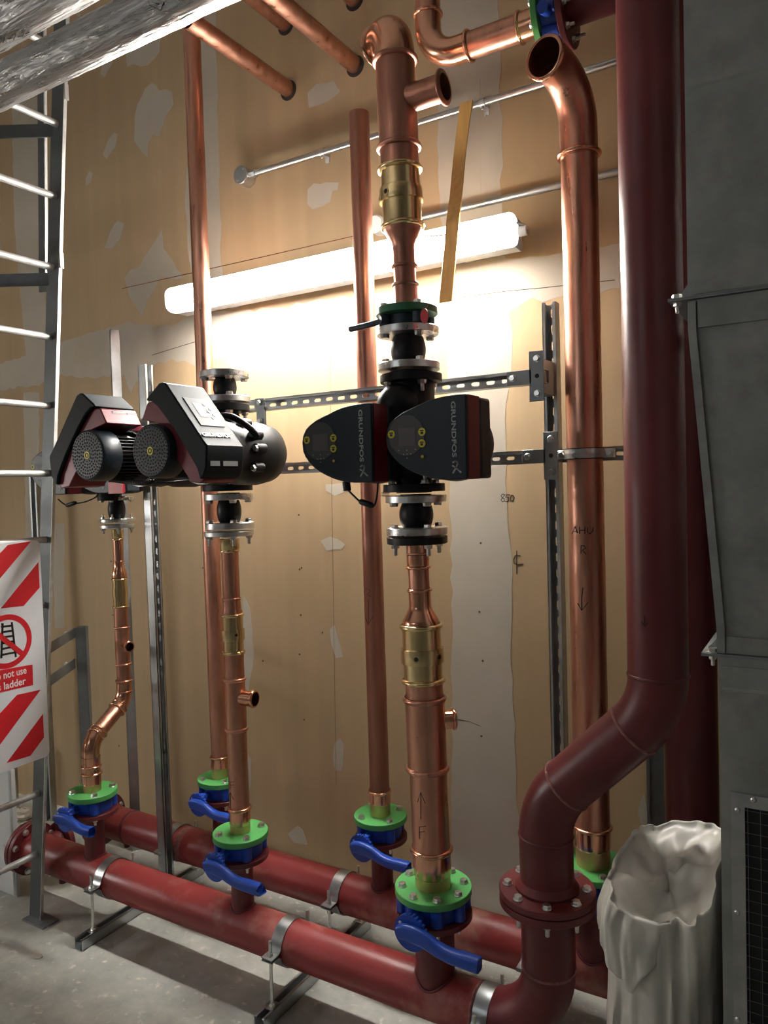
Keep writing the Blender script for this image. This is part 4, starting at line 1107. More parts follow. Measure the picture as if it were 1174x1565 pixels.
def ribbon(pts, w, d, org, ex, ey, ez, mt, parent, name):
    """flat strokes in a plane; pts = list of polylines (u, v)"""
    mb = MB(); ex, ey, ez, org = V(ex), V(ey), V(ez), V(org)
    for ln in pts:
        for a, b in zip(ln[:-1], ln[1:]):
            A, B = V((*a,0)), V((*b,0)); q = B-A
            if q.length < 1e-6: continue
            q.normalize(); A -= q*w*0.4; B += q*w*0.4; n = V((-q.y, q.x, 0))*w/2
            P4 = [A+n, A-n, B-n, B+n]
            mb.prism([(p.x,p.y) for p in P4], (0, d), org, ex, ey, ez)
    return mb.build(name, mt, parent)
XLOGO = [[(0.05,0.90),(0.30,1.0),(0.56,0.93),(0.62,0.74),(0.45,0.46),(0.02,0.0)], [(0.0,0.60),(0.35,0.46),(0.66,0.24),(1.0,0.02)]]

# handwriting on the wall: the number 850, a centre line mark and a level mark, flat felt-pen strokes
def wall_ink(lines, w, name, mt):
    pl = [[(P(x, y, WY).x, P(x, y, WY).z) for x, y in ln] for ln in lines]
    return ribbon(pl, w, 0.0010, (0, WY, 0), (1,0,0), (0,0,1), (0,-1,0), mt, wo, name)
wall_ink([[(772,756),(768,755),(766,758),(768,761),(771,762),(771,766),(768,767),(766,764),(769,760),(772,756)],
  [(779,756),(774,756),(773,760),(777,760),(778,764),(775,767),(772,766)],
  [(782,757),(780,761),(781,765),(784,765),(786,761),(784,757),(782,757)]], 0.0024, 'marker_number', M['ink'])
wall_ink([[(790,842),(790,877)],[(795,849),(788,849),(785,855),(786,861),(791,863),(799,862)]], 0.0026, 'centre_line_mark', M['ink'])
wall_ink([[(583,753),(595,753)],[(583,757),(595,757)],[(586,750),(586,754)],[(590,749),(590,754)]], 0.002, 'level_mark', M['pencil'])

# ------------------------------------------------------------------ twin pump with display faces
YF_ = 1.66
XA_, ZA_ = xp, 1.77
def loc(px, py):
    p = P(px, py, YF_); return (p.x-XA_, p.z-ZA_)
outline_px = [(712,601.6),(700,602.2),(686,604.3),(674,606.4),(663,609),(650,613.6),(637,620),(625,625.3),(614,630.8),(604,638),(596,646),(591,657),(589.2,668),(591,683),(595,692),(602,701),(610,709),(619.5,715.5),(631,721.5),(643,726.5),(654,730),(666,732.5),(680,733.4),(700,733),(714,732)]
OUTL = [loc(*p) for p in outline_px]
DX1 = loc(557,723)[0]-loc(699,713)[0]
def twin_display(label, X, Y, z0, s, cable_label=None):
    t = thing('twin_pump', label, 'pump', (X, Y, z0))
    yf = Y - 0.213*s
    def Wp(u, v, y): return V((X+u*s, y, z0+v*s))
    for h, dx in enumerate((0.0, DX1)):
        out = [((u+dx)*s, v*s) for u, v in OUTL]
        o = V((X, 0, z0))
        MB().prism(out, (yf, yf+0.012*s), o).build('control_face', M['black'], t, bevel=0.0035*s, ang=50)
        MB().prism(out, (yf+0.012*s, yf+0.078*s), o).build('red_band', M['pump_red'], t, ang=50)
        x1 = out[0][0]; zt_, zb2 = out[0][1], out[-1][1]
        rr = [(x1-0.16*s, zt_-0.004*s), (x1+0.001, zt_+0.001), (x1+0.001, zb2-0.001), (x1-0.16*s, zb2+0.02*s)]
        MB().prism(rr, (yf+0.078*s, yf+0.152*s), o).build('rear_cover', M['black'], t, bevel=0.010*s, ang=50)
        MB().lathe([(0.0,yf+0.15*s),(0.082*s,yf+0.15*s),(0.082*s,Y-0.02*s),(0.0,Y-0.02*s)], (X+(out[0][0]-0.115*s), 0, z0+0.005*s), (0,1,0), 36).build('motor_can', M['pump_iron'], t)
        # round operating panel
        cu, cv = loc(621.5, 665.5); cu += dx; R = 0.0510
        pn = MB().disc(R*s, 0, 0.0016*s, Wp(cu,cv,yf), (0,-1,0), 48, bev=0.0005).build('operating_panel', M['panel'], t)
        def L2(px, py): a = loc(px, py); return (a[0]+dx, a[1])
        a, b = L2(609.3, 654.8), L2(636.5, 680.5)
        MB().box(Wp((a[0]+b[0])/2, (a[1]+b[1])/2, yf-0.0018*s), (abs(b[0]-a[0])*s, 0.0012, abs(a[1]-b[1])*s)).build('display', M['screen'], pn)
        for px, py in ((598.7,663.8),(645.4,660),(645.4,677.5)):
            c = L2(px, py)
            st = MB().disc(0.0102*s, 0.0014*s, 0.0022*s, Wp(c[0],c[1],yf), (0,-1,0), 28, bev=0.0002).build('yellow_sticker', M['yellow'], pn)
            mb = MB()
            mb.box(Wp(c[0]-0.0002, c[1]-0.0026, yf-0.0024*s), (0.0070*s, 0.0006, 0.0056*s))
            mb.box(Wp(c[0]-0.0002, c[1]+0.0030, yf-0.0024*s), (0.0100*s, 0.0006, 0.0030*s))
            mb.build('sticker_print', M['ink'], st)
        mb = MB()
        for px, py in ((610,688.5),(622.5,688),(635.5,687.0),(617.5,694.5),(623,694),(628.5,693.5),(622.8,700)):
            c = L2(px, py); mb.box(Wp(c[0], c[1], yf-0.0018*s), (0.0030*s, 0.0006, 0.0022*s))
        mb.build('key_marks', M['grey_print'], pn)
        c = L2(646.5, 698)
        MB().disc(0.0042*s, 0.001*s, 0.006*s, Wp(c[0],c[1],yf), (0.15,-1,0.1), 14).build('indicator', M['amber'], pn)
        # maker's name running down the face
        a, b = L2(689.5, 613.5), L2(691.0, 699.0)
        text_mesh('GRUNDFOS', 0.0165*s, Wp(a[0]+0.000, a[1], yf-0.0006), (0,0,-1), (1,0,0), M['grey_print'], t, 'lettering', 0.0008, 0.0004, abs(b[1]-a[1])*s)
        c = L2(692.5, 722.5)
        ribbon([[(u*0.021*s, v*0.028*s) for u, v in ln] for ln in XLOGO], 0.0040*s, 0.0008, Wp(c[0],c[1],yf), (1,0,0), (0,0,1), (0,-1,0), M['grey_print'], t, 'logo')
    # housing
    zt, zb0 = z0+0.150*s+0.0, z0-0.128*s
    mb = MB()
    for dx in (-0.115, 0.135):
        mb.lathe([(0.0,Y-0.075*s),(0.060*s,Y-0.075*s),(0.088*s,Y-0.06*s),(0.098*s,Y-0.03*s),(0.100*s,Y),(0.098*s,Y+0.03*s),(0.088*s,Y+0.055*s),(0.055*s,Y+0.07*s),(0,Y+0.07*s)], (X+dx*s, 0, z0+0.0*s), (0,1,0), 36)
    mb.box((X,Y,z0), (0.24*s,0.10*s,0.12*s))
    mb.lathe([(0.050*s,zb0+0.0),(0.052*s,z0-0.09*s),(0.078*s,z0-0.05*s),(0.10*s,z0),(0.098*s,z0+0.05*s),(0.086*s,z0+0.090*s),(0.066*s,z0+0.125*s),(0.062*s,zt+0.06*s)], (X,Y,0), n=36)
    mb.ball((X-0.012*s, Y-0.055*s, z0+0.115*s), 0.060*s, 24, 14)
    mb.build('pump_housing', M['pump_iron'], t, bevel=0, ang=45)
    return t, yf, Wp
zpl, zpu = zA(762)+0.012, zA(560)-0.012
tr, yfr, Wr = twin_display('right-hand twin black pump, both display faces and the name running down them in full view', xp, FY, ZA_, 1.0)
for z, nm, s in ((zA(745), 'flange', 0), (zA(578), 'flange', 1)):
    o = MB().disc(0.0875, z-0.011, z+0.011, (xp,FY,0), n=56).build(nm, M['pump_iron'], tr)
    bolt_ring(o, (xp,FY,z+(0.011 if s == 0 else -0.011)), 0.069, 4, NUT_M, 0.95, down=(s == 1))
def cable(parent, pts, plug, r=0.0028):
    o = MB().tube(smooth(pts, 6), r, 8).build('sensor_cable', M['rubber'], parent)
    a, b = V(plug[0]), V(plug[1])
    MB().tube([a, a.lerp(b,0.15), a.lerp(b,0.85), b], 0.0085, 12, rs=[0.006,0.0085,0.0085,0.005]).build('plug', M['rubber'], o)
yc = yfr+0.05
MB().tube([P(529,736,yc), P(531,750,yc)], 0.011, 14).build('cable_gland', M['rubber'], tr)
cable(tr, [P(531,748,yc), P(540,757,yc), P(552,768,yc), P(562,772,yc), P(571,773,yc), P(575,764,yc), P(577,750,yc), P(577.5,737,yc)], (P(550,766,yc), P(571,773.5,yc)))
# leftmost pump
tl_, yfl, Wl = twin_display('leftmost twin pump behind the ladder, its display faces half hidden by the middle pump motors', XU+0.012, YU-0.042, 1.753, 0.92)
z = zL(752)
o = MB().disc(0.067, z-0.007, z+0.009, (XU,YU,0), n=44).build('flange', M['pump_iron'], tl_)
MB().lathe([(0.035,z),(0.035,1.70)], (XU,YU,0), n=24).build('inlet_neck', M['pump_iron'], tl_)
a, b = P(166,737,yfl-0.004), P(188,754,yfl-0.004)
MB().box((a+b)/2, (b.x-a.x, 0.004, a.z-b.z)).build('red_label', M['orange_red'], tl_)
yc = yfl+0.06
cable(tl_, [P(89,763,yc), P(96,769,yc), P(104,773,yc), P(114,770,yc), P(130,767,yc), P(146,760,yc), P(150,754,yc)], (P(102,773,yc), P(116,768,yc)))

# ------------------------------------------------------------------ middle twin pump with fan-cooled motors
YM = 1.45
C2, C1 = P(238.6,689,YM), P(142,693,YM)
zf2 = (C2.z+C1.z)/2; hx = (C2.x-C1.x)/2; xm0 = XM + 0.002
t = thing('twin_pump', 'middle twin pump with two fan-cooled motors and a silver-lit sloping control cover', 'pump', (xm0, FY, zf2))
def lm(px, py):
    p = P(px, py, YM); return (p.x-C2.x, p.z-zf2)
shell = [lm(*p) for p in ((225.7,612.5),(227.5,607.5),(245.5,585.2),(250,584),(256,586),(313,673),(318.5,680),(319,685),(317.5,716),(314,727),(308,733),(303.5,716),(285.3,682.7),(271,660),(258,641),(243,621),(233,613))]
redp = [lm(*p) for p in ((222.5,615),(233,612.9),(243,621),(258,641),(271,660),(285.3,682.7),(303.5,716),(310,734),(304,738.5),(290,737),(266,700),(258,668),(243,648),(214,641))]
RC = 0.0745
dshell = 0.1405
for s, nm in ((1, 'right'), (-1, 'left')):
    xc = xm0 + s*hx; o = V((xc, 0, zf2))
    mir = lambda pl: [(s*u, v) for u, v in pl]
    cover = MB().prism(mir(shell), (YM-0.004, YM+dshell), o).build('control_cover', M['black_gloss'], t, bevel=0.004, ang=30)
    MB().prism(mir(redp), (YM+0.008, YM+dshell-0.004), o).build('red_housing', M['pump_red'], t, bevel=0.003, ang=30)
    # fan cowl
    mb = MB(); c = V((xc, 0, zf2-0.003))
    mb.lathe([(0.0,YM-0.018),(RC*0.90,YM-0.018),(RC*0.97,YM-0.014),(RC,YM-0.006),(RC*1.01,YM+0.045),(RC*0.985,YM+0.048),(0,YM+0.048)], c, (0,1,0), 56)
    cw = mb.build('fan_cowl', M['black'], t)
    mb = MB()
    for ring, cnt in ((0.018,10),(0.027,16),(0.036,22),(0.045,28),(0.054,34),(0.063,40)):
        for k in range(cnt):
            a = 2*PI*(k+0.5*(cnt%4)/4)/cnt
            mb.disc(0.0026, 0, 0.0007, c+V((ring*math.cos(a), YM-0.018, ring*math.sin(a))), (0,-1,0), 8, bev=0.0001)
    mb.build('fan_grille', M['hole'], cw)
    st = MB().disc(0.0118, 0, 0.0012, c+V((0,YM-0.018,0)), (0,-1,0), 28, bev=.0002).build('yellow_sticker', M['yellow'], cw)
    MB().lathe([(0.0045,0.0012),(0.0045,0.0018),(0.0070,0.0018),(0.0070,0.0012)], c+V((0,YM-0.018,0)), (0,-1,0), 20, closed=True).build('sticker_print', M['ink'], st)
    # finned motor body
    prof = [(0.0, YM+0.047)]
    y0 = YM+0.047
    prof = [(0.055, y0)]
    k = 0
    mb = MB()
    mb.lathe([(0.062,y0),(0.062,YM+0.21)], c, (0,1,0), 40)
    for k in range(40):
        a = 2*PI*k/40; d = V((math.cos(a),0,math.sin(a)))
        if d.z > 0.75: continue
        p = c + d*0.066
        mb.bar(p+V((0,y0,0)), p+V((0,YM+0.20,0)), 0.0022, 0.014, tuple(d)) if False else None
        q = V((-d.z,0,d.x))*0.0011
        vs = [c+d*0.058+q, c+d*0.073+q, c+d*0.073-q, c+d*0.058-q]
        vs = [v_+V((0,y0,0)) for v_ in vs] + [v_+V((0,YM+0.20,0)) for v_ in vs]
        mb.add(vs, [(3,2,1,0),(4,5,6,7),(0,1,5,4),(1,2,6,5),(2,3,7,6),(3,0,4,7)])
    mb.build('finned_motor', M['pump_iron'], t)
    # clamp ring and volute
    yv = YM+0.168
    MB().lathe([(0.080,yv),(0.094,yv),(0.094,yv+0.013),(0.080,yv+0.013)], c, (0,1,0), 44, closed=True).build('clamp_ring', M['zinc'], t)
    cx = c + V((s*0.004,0,0))
    mb = MB()
    mb.lathe([(0.0,YM+0.135),(0.074,YM+0.135),(0.080,yv-0.006),(0.080,yv+0.016),(0.088,yv+0.022),(0.094,yv+0.05),(0.097,yv+0.085),(0.090,yv+0.125),(0.098,yv+0.15),(0.100,FY-0.02),(0.092,FY+0.03),(0.070,FY+0.06),(0,FY+0.065)], cx, (0,1,0), 48)
    o_ = mb.build('volute', M['pump_iron'], t, ang=30)
    for a in (-0.5, 0.1, 0.55, 1.15):
        p = cx + V((s*0.098*math.cos(a), yv+0.15, 0.098*math.sin(a)))
        MB().disc(0.015, -0.02, 0.022, p, (0,-1,0), 18).build('bolt_boss', M['pump_iron'], o_)
        inst(BOLT_S, 'bolt', t, p+V((s*0.004*math.cos(a),-0.022,0.004*math.sin(a))), QF)
    if s == 1:
        MB().tube(smooth([cx+V((0.03,yv+0.02,0.098)), cx+V((0.06,yv+0.06,0.105)), cx+V((0.095,yv+0.10,0.075)), cx+V((0.105,yv+0.13,0.045))], 6), 0.010, 12).build('cable_conduit', M['rubber'], t)
    # lettering, panel and labels sit on the right-hand cover only (the side that shows)
    if s == 1:
        A3, B3 = V(lm(256,586)+(0,)), V(lm(313,673)+(0,))
        dn = (B3-A3).normalized()                      # down the slope in (x,z)
        ey = V((-dn.x, 0, -dn.y)); ex = V((0,1,0))
        nrm = ex.cross(ey)
        if nrm.x < 0: nrm = -nrm
        Ls = (B3-A3).length
        def S(u, w, lift=0.0): return V((xc+A3.x, YM-0.004+u, zf2+A3.y)) - ey*w + nrm*lift
        # framed clear display window
        def quad(u0, u1, w0, w1, l0, l1, name, mt, par):
            vs = [S(u,w,l) for l in (l0,l1) for u,w in ((u0,w0),(u1,w0),(u1,w1),(u0,w1))]
            return MB().add(vs, [(3,2,1,0),(4,5,6,7),(0,1,5,4),(1,2,6,5),(2,3,7,6),(3,0,4,7)]).build(name, mt, par)
        pn = quad(0.030, 0.120, Ls*0.235, Ls*0.735, 0.0, 0.0018, 'display_panel', M['panel_lit'], cover)
        quad(0.050, 0.080, Ls*0.33, Ls*0.58, 0.0018, 0.0024, 'display', M['screen'], pn)
        for u, w in ((0.094,0.34),(0.094,0.47),(0.094,0.58),(0.106,0.42),(0.106,0.53)):
            c_ = S(u, Ls*w, 0.0018); MB().disc(0.0055, 0, 0.001, c_, tuple(nrm), 18, bev=.0002).build('key', M['panel'], pn)
        text_mesh('GRUNDFOS', 0.0175, S(0.010, Ls*0.93, 0.0014), ex, ey, M['white_print'], cover, 'lettering', 0.0026, 0.0006, 0.108)
        # two label plates low on the vertical side
        for (p0_, p1_) in (((322,718),(334,726)),((343,718),(365,726))):
            pass
        xs_ = xc + lm(318,700)[0]
        for y0_, y1_ in ((0.010,0.045),(0.058,0.115)):
            MB().box((xs_+0.0008, YM+(y0_+y1_)/2, zf2+lm(318,708)[1]), (0.0014, y1_-y0_, 0.013)).build('label_plate', M['grey_print'], cover)
    else:
        # label tab on the red slope of the left head
        A3, B3 = V((-lm(222.5,615)[0], lm(222.5,615)[1], 0)), V((-lm(216,640)[0], lm(216,640)[1], 0))
        x_ = xc + A3.x + 0.003
        for y0_, y1_, zz0, zz1, mm in ((0.045,0.095,0.0,-0.022,'white_print'),(0.10,0.135,-0.002,-0.03,'white_print')):
            MB().box((x_+0.003, YM+(y0_+y1_)/2, zf2+A3.y+(zz0+zz1)/2-0.006), (0.003, y1_-y0_, abs(zz1-zz0))).build('label_plate', M[mm], cover)
# body joining the two volutes, flanges, coiled cable
mb = MB(); mb.box((xm0, FY, zf2), (0.2, 0.11, 0.14))
mb.lathe([(0.045,zM(748)),(0.047,zf2-0.09),(0.075,zf2-0.05),(0.085,zf2),(0.075,zf2+0.06),(0.048,zf2+0.11),(0.045,zM(622))], (xm0,FY,0), n=36)
mb.build('pump_housing', M['pump_iron'], t, ang=45)
for py, dn in ((745, False), (624, True)):
    z = zM(py)
    o = MB().disc(0.081, z-0.011, z+0.011, (xm0,FY,0), n=52).build('flange', M['pump_iron'], t)
    bolt_ring(o, (xm0,FY,z+(-0.011 if dn else 0.011)), 0.066, 4, NUT_M, 0.95, down=dn)
pts = [P(168,733,1.60), P(185,735,1.56), P(205,737,1.53), P(222,738,1.52), P(234,735,1.53), P(233,729,1.56)]
sp = smooth(pts, 10); rs = [0.0085 if i % 2 else 0.0068 for i in range(len(sp))]
MB().tube(sp, 0.008, 10, rs=rs).build('coiled_cable', M['rubber'], t, ang=20)
MB().tube(smooth([P(236,738,1.56), P(262,737,1.58), P(280,735,1.62), P(294,734,1.66)], 6), 0.003, 8).build('sensor_cable', M['rubber'], t)

# ------------------------------------------------------------------ ladder
LYd = 1.7615
def lx(z): return -2.7072 + 0.1195*z
lad = thing('ladder', 'tall dark steel ladder leaning on the left with bare galvanised rungs', 'ladder', (lx(0), LYd, 0))
zt = 4.35
SW = 0.068
for y in (LYd, LYd-0.47):
    MB().bar((lx(0.0), y, 0.0), (lx(zt), y, zt), SW, 0.012, (0,1,0)).build('stile', M['steel_dark'], lad, bevel=.002)
    MB().bar((lx(0.0)+SW/2+0.001, y+0.0, 0.0), (lx(zt)+SW/2+0.001, y, zt), 0.003, 0.0125, (0,1,0)).build('lit_stile_edge', M['rung'], lad)  # pale strip paints the lamplight caught on the stile's edge
MB().box((lx(0)+0.03, LYd, 0.004), (0.13, 0.07, 0.008)).build('foot_plate', M['galv_dark'], lad)
zr = 0.2687
while zr < 4.2:
    MB().tube([(lx(zr), LYd-0.006, zr), (lx(zr), LYd-0.47, zr)], 0.0125, 14).build('rung', M['rung'], lad)
    zr += 0.2461
# safety cage: hoops and one upright strap
def hoop(z, name='cage_hoop'):
    x0 = lx(z)-0.02
    pts = smooth([V((x0+dx_, LYd+dy_, z)) for dx_, dy_ in ((0,0.0),(-0.10,-0.06),(-0.25,-0.15),(-0.36,-0.21),(-0.40,-0.25),(-0.36,-0.31),(-0.25,-0.39),(-0.10,-0.45),(0,-0.47))], 5)
    mb = MB()
    for a, b in zip(pts[:-1], pts[1:]):
        mb.bar(a, b, 0.008, 0.045, (0,0,1))
    return mb.build(name, M['steel_dark'], lad)
zh1, zh2 = P(75,203,LYd).z, P(72,428,LYd).z
hoop(zh1); hoop(zh2); hoop(zh1+0.75)
xa, xb_ = P(67,428,LYd+0.01).x, P(70,150,LYd+0.01).x
MB().bar((P(66,428,LYd+0.02).x, LYd+0.02, zh2-0.03), (P(74,40,LYd+0.02).x, LYd+0.02, P(74,40,LYd+0.02).z+0.6), 0.045, 0.008, (0,1,0)).build('cage_strap', M['steel_dark'], lad)
MB().bar((P(70.5,428,LYd+0.012).x, LYd+0.012, zh2-0.01), (P(79,40,LYd+0.012).x, LYd+0.012, P(79,40,LYd+0.012).z+0.6), 0.006, 0.010, (0,1,0)).build('cage_strap', M['rung'], lad)  # thin pale strip painting the light on the strap's edge
for px, py in ((107,138),(102,396)):
    p = P(px, py, LYd); MB().box((lx(p.z)+SW/2+0.006, LYd, p.z), (0.006, 0.014, 0.055)).build('splice_plate', M['rung'], lad)
# bracket from the ladder to a short post
p1, p2 = P(112, 968, 2.02), P(112, 1015, 2.02)
for p in (p1, p2):
    mb = MB(); mb.bar((lx(p.z)+0.03, LYd+0.01, p.z), (p.x, 2.02, p.z), 0.045, 0.005, (0,0,1)) if False else None
    mb.bar((lx(p.z)+0.015, LYd+0.005, p.z), (p.x-0.01, 2.035, p.z), 0.006, 0.040, (0,0,1))
    o = mb.build('wall_bracket', M['galv_dark'], lad)
    inst(BOLT_S, 'bolt', o, V((p.x-0.022, 2.005, p.z)), QF)
mb = MB(); ze_ = P(114, 957, 2.05).z
channel(mb, (p1.x+0.010, 2.055, 0.0), (p1.x+0.010, 2.055, ze_), (-0.8,-0.6,0), slots=False)
tag(mb.build('channel_post', M['galv_dark'], base=(p1.x+0.01, 2.055, 0)), 'short dull channel post bracketed to the ladder', 'channel')
wallpost(P(57,800,2.36).x, 1.78, 2.36, 'pale slotted channel against the wall seen left of the ladder', (0.3,-1,0), slots=True)

# ------------------------------------------------------------------ warning sign
SXp = -2.50
def sg(px, py): return PX(px, py, SXp)
tr_, br_ = sg(61.5,825), sg(75,1155)
zt_, zb_s, y1_ = tr_.z, br_.z, 1.714
SWd = 0.50
sgn = thing('warning_sign', 'white sign with red diagonal stripes hung on the ladder', 'sign', (SXp, y1_-SWd/2, zb_s))
MB().prism([(u+y1_-SWd/2, v+(zt_+zb_s)/2) for u, v in rrect(SWd, zt_-zb_s, 0.02)], (SXp-0.006, SXp), (0,0,0), (0,1,0), (0,0,1), (1,0,0)).build('board', M['sign_white'], sgn, bevel=.0012)
def flat(poly_px, name, mt, lift=0.0008):
    pl = [(sg(*p).y, sg(*p).z) for p in poly_px]
    pl = [(min(y, y1_-0.004), z) for y, z in pl]
    return MB().prism(pl, (SXp, SXp+lift), (0,0,0), (0,1,0), (0,0,1), (1,0,0)).build(name, mt, sgn)
flat([(12,833),(47.5,827),(0,884),(-50,930),(-50,898)], 'red_stripe', M['red_print'])
flat([(58.5,859),(60.5,898),(36,926),(0,930),(1,930)], 'red_stripe', M['red_print'])
flat([(26,1062),(62,1054),(0,1138),(-60,1200),(-60,1155)], 'red_stripe', M['red_print'])
flat([(65.5,1091),(67,1127),(46.5,1155),(10,1166)], 'red_stripe', M['red_print'])
# prohibition roundel with a ladder under a bar
cp_ = sg(10.5, 980.5); rr_ = 0.1005
cy_, cz_ = cp_.y, cp_.z
yr_ = sg(48.3, 973).y; rr_ = yr_ - cy_
mb = MB(); mb.lathe([(rr_*0.80,0),(rr_*0.80,0.001),(rr_,0.001),(rr_,0)], (SXp,cy_,cz_), (1,0,0), 56, closed=True)
mb.bar((SXp+0.0010, cy_-rr_*0.63, cz_+rr_*0.63), (SXp+0.0010, cy_+rr_*0.63, cz_-rr_*0.63), 0.0008, rr_*0.19, (0,0.707,0.707))
mb.build('prohibition_ring', M['red_print'], sgn)
def sl(pts, w): 
    return [[((sg(*p).y-cy_), (sg(*p).z-cz_)) for p in ln] for ln in pts]
lines = sl([[(3,954),(4,954),(2,1005)],[(18,952),(24,1003)],[(3,958),(18,956)],[(3,966),(19,964)],[(3,974),(20,972)],[(3,983),(21,980)],[(3,992),(22,988)],[(2,1001),(23,997)]], 0.01)
ribbon(lines, 0.0075, 0.0007, (SXp, cy_, cz_), (0,1,0), (0,0,1), (1,0,0), M['ink'], sgn, 'ladder_symbol')
flat([(-75,1072),(-75,1032),(-3,1025),(49.5,1015.5),(50.5,1047),(-3,1059)], 'red_panel', M['red_print'], 0.0007)
a, b = sg(3,1038), sg(40.5,1031)
wn = b.y-a.y
text_mesh('Do not use', 0.036, (SXp+0.0009, b.y-wn*1.43, a.z-0.0002), (0,1,0), (0,0,1), M['white_print'], sgn, 'lettering', 0.0006, 0.0006, wn*1.43)
a, b = sg(0,1056), sg(39.5,1045)
wn = b.y-a.y
text_mesh('this ladder', 0.036, (SXp+0.0009, b.y-wn*1.45, b.z), (0,1,0), (0,0,1), M['white_print'], sgn, 'lettering', 0.0006, 0.0006, wn*1.45)
for dz in (0.03,):
    for zz_ in (zt_-0.03, zb_s+0.05):
        MB().bar((lx(zz_), y1_-0.03, zz_), (SXp-0.005, y1_-0.03, zz_), 0.012, 0.004, (0,0,1)).build('hook', M['galv_dark'], sgn)

# ------------------------------------------------------------------ foil lagged pipes overhead
def foil(label, Y, ztop_px, r, x0=-5.61, x1=-0.5, seed=1, zc=None):
    mb = MB(); n = 40; m = 260; vs = []; fs = []
    for i in range(m+1):
        x = x0+(x1-x0)*i/m
        for k in range(n):
            a = 2*PI*k/n
            p = V((x*9+seed*7, 2.6*math.cos(a)*r*14, 2.6*math.sin(a)*r*14))
            d = 0.0016*noise.noise(p*1.3) + 0.0011*noise.noise(p*3.1)
            seam = 0.004*max(0, 1-abs(((a-math.radians(-52)+PI) % (2*PI))-PI)/0.10)
            step = 0.0012 if (x*1.0 % 0.62) < 0.04 else 0
            rr = r + d + seam + step
            vs.append(V((x, Y+rr*math.cos(a)*1.0, zc+rr*math.sin(a))))
    for i in range(m):
        for k in range(n):
            k2 = (k+1) % n; fs.append((i*n+k, i*n+k2, (i+1)*n+k2, (i+1)*n+k))
    mb.add(vs, fs); mb.add([V((x0,Y,zc)), V((x1,Y,zc))], [])
    return tag(mb.build('lagged_pipe', M['foil'], base=(x0,Y,zc), ang=70), label, 'pipe')
FYf = 1.20
pc_ = P(100, 82, FYf)
f1 = foil('foil-wrapped lagged pipe crossing in front of the ladder, the lower of two', FYf, None, 0.0474, seed=1, zc=pc_.z, x1=-0.5)
yf2 = FYf
f2 = foil('foil-wrapped lagged pipe in the top left corner, the upper of two', yf2, None, 0.063, seed=5, zc=P(0, 70, yf2).z+0.0697, x1=-0.5)
fm = lambda r, zc, Y: (lambda px, py: (lambda d: (lambda A, B, C: d*((-B-math.sqrt(max(0,B*B-4*A*C)))/(2*A))+V((0,0,CZ)))(d.y*d.y+d.z*d.z, 2*(-d.y*Y + d.z*(CZ-zc)), Y*Y+(CZ-zc)**2-r*r))(ray(px, py)))
def on_foil(o, lines, r, zc, Y, rad=0.0012):
    strokes(lines, rad, 'marker_writing', o, fm(r, zc, Y), M['ink'])
on_foil(f1, [[(227,2),(229,8),(246,16),(250,4)],[(233,3),(243,7)]], 0.0484, pc_.z, FYf, 0.0009)
on_foil(f2, [[(0,66),(3,60),(5,66),(8,58),(11,65)],[(13,60),(18,58)],[(19,54),(21,62),(24,53)],[(27,57),(32,55)],[(33,50),(37,47),(36,54),(33,56)],[(39,52),(45,49)]], 0.064, P(0,70,yf2).z+0.0697, yf2, 0.0010)

# ------------------------------------------------------------------ duct on the right
DY = 1.50
dxu, dxl = P(1049, 300, DY).x, P(1101, 1200, DY).x
zf1, zf2_ = P(1064, 455, DY).z, P(1107, 1001, DY).z
duct = thing('air_duct', 'galvanised sheet metal duct on the right with bolted flanges and a mesh grille', 'duct', (dxl+0.25, DY, 0))
DB, XE = 2.10, 0.72
def box6(x0, x1, y0, y1, z0, z1): return MB().box(((x0+x1)/2,(y0+y1)/2,(z0+z1)/2), (x1-x0,y1-y0,z1-z0))
box6(dxu, XE, DY, DB, zf1+0.003, 4.35).build('upper_section', M['duct'], duct)
# shallow folds on the upper section
for px, py in ((1060, 138),):
    z = P(px, py, DY).z
    MB().prism([(0,0),(-0.004,0.006),(0,0.10)], (dxu+0.004, XE), (0,DY+0.001,z), (0,1,0), (0,0,1), (1,0,0)).build('stiffening_fold', M['duct'], duct)
# tapered middle section
xa_, xb__ = P(1052, 500, DY).x, P(1096, 985, DY).x
za_, zb2_ = P(1052,505,DY).z, P(1096,960,DY).z
mb = MB()
prof = [(xa_, zf1-0.003), (xa_, za_), (xb__, zb2_), (xb__, zf2_+0.003), (XE, zf2_+0.003), (XE, zf1-0.003)]
mb.prism(prof, (DY+0.004, DB), (0,0,0)); mb.build('tapered_section', M['duct'], duct)
mb = MB()
wst = 0.014
mb.prism([(xa_, zf1-0.006), (xa_, za_), (xb__, zb2_), (xb__, zf2_+0.004), (xb__+wst, zf2_+0.004), (xb__+wst, zb2_), (xa_+wst, za_), (xa_+wst, zf1-0.006)], (DY-0.004, DY+0.004), (0,0,0))
mb.build('edge_seam', M['duct'], duct)
for z0, z1 in ((zf1-0.055, zf1-0.004), (zf2_+0.004, zf2_+0.035)):
    box6(xa_+wst+0.003 if z0 > 1.6 else xb__+wst+0.002, XE, DY-0.002, DY+0.01, z0, z1).build('joint_strip', M['duct'], duct)
box6(dxu+0.012, XE, DY-0.002, DY+0.01, zf1+0.006, zf1+0.035).build('joint_strip', M['duct'], duct)
zlo = P(1101, 1012, DY).z
box6(dxl, XE, DY, DB, 0.0, zf2_-0.003).build('lower_section', M['duct'], duct)
box6(dxl+0.004, XE, DY-0.002, DY+0.01, zf2_-0.052, zf2_-0.020).build('joint_strip', M['duct'], duct)
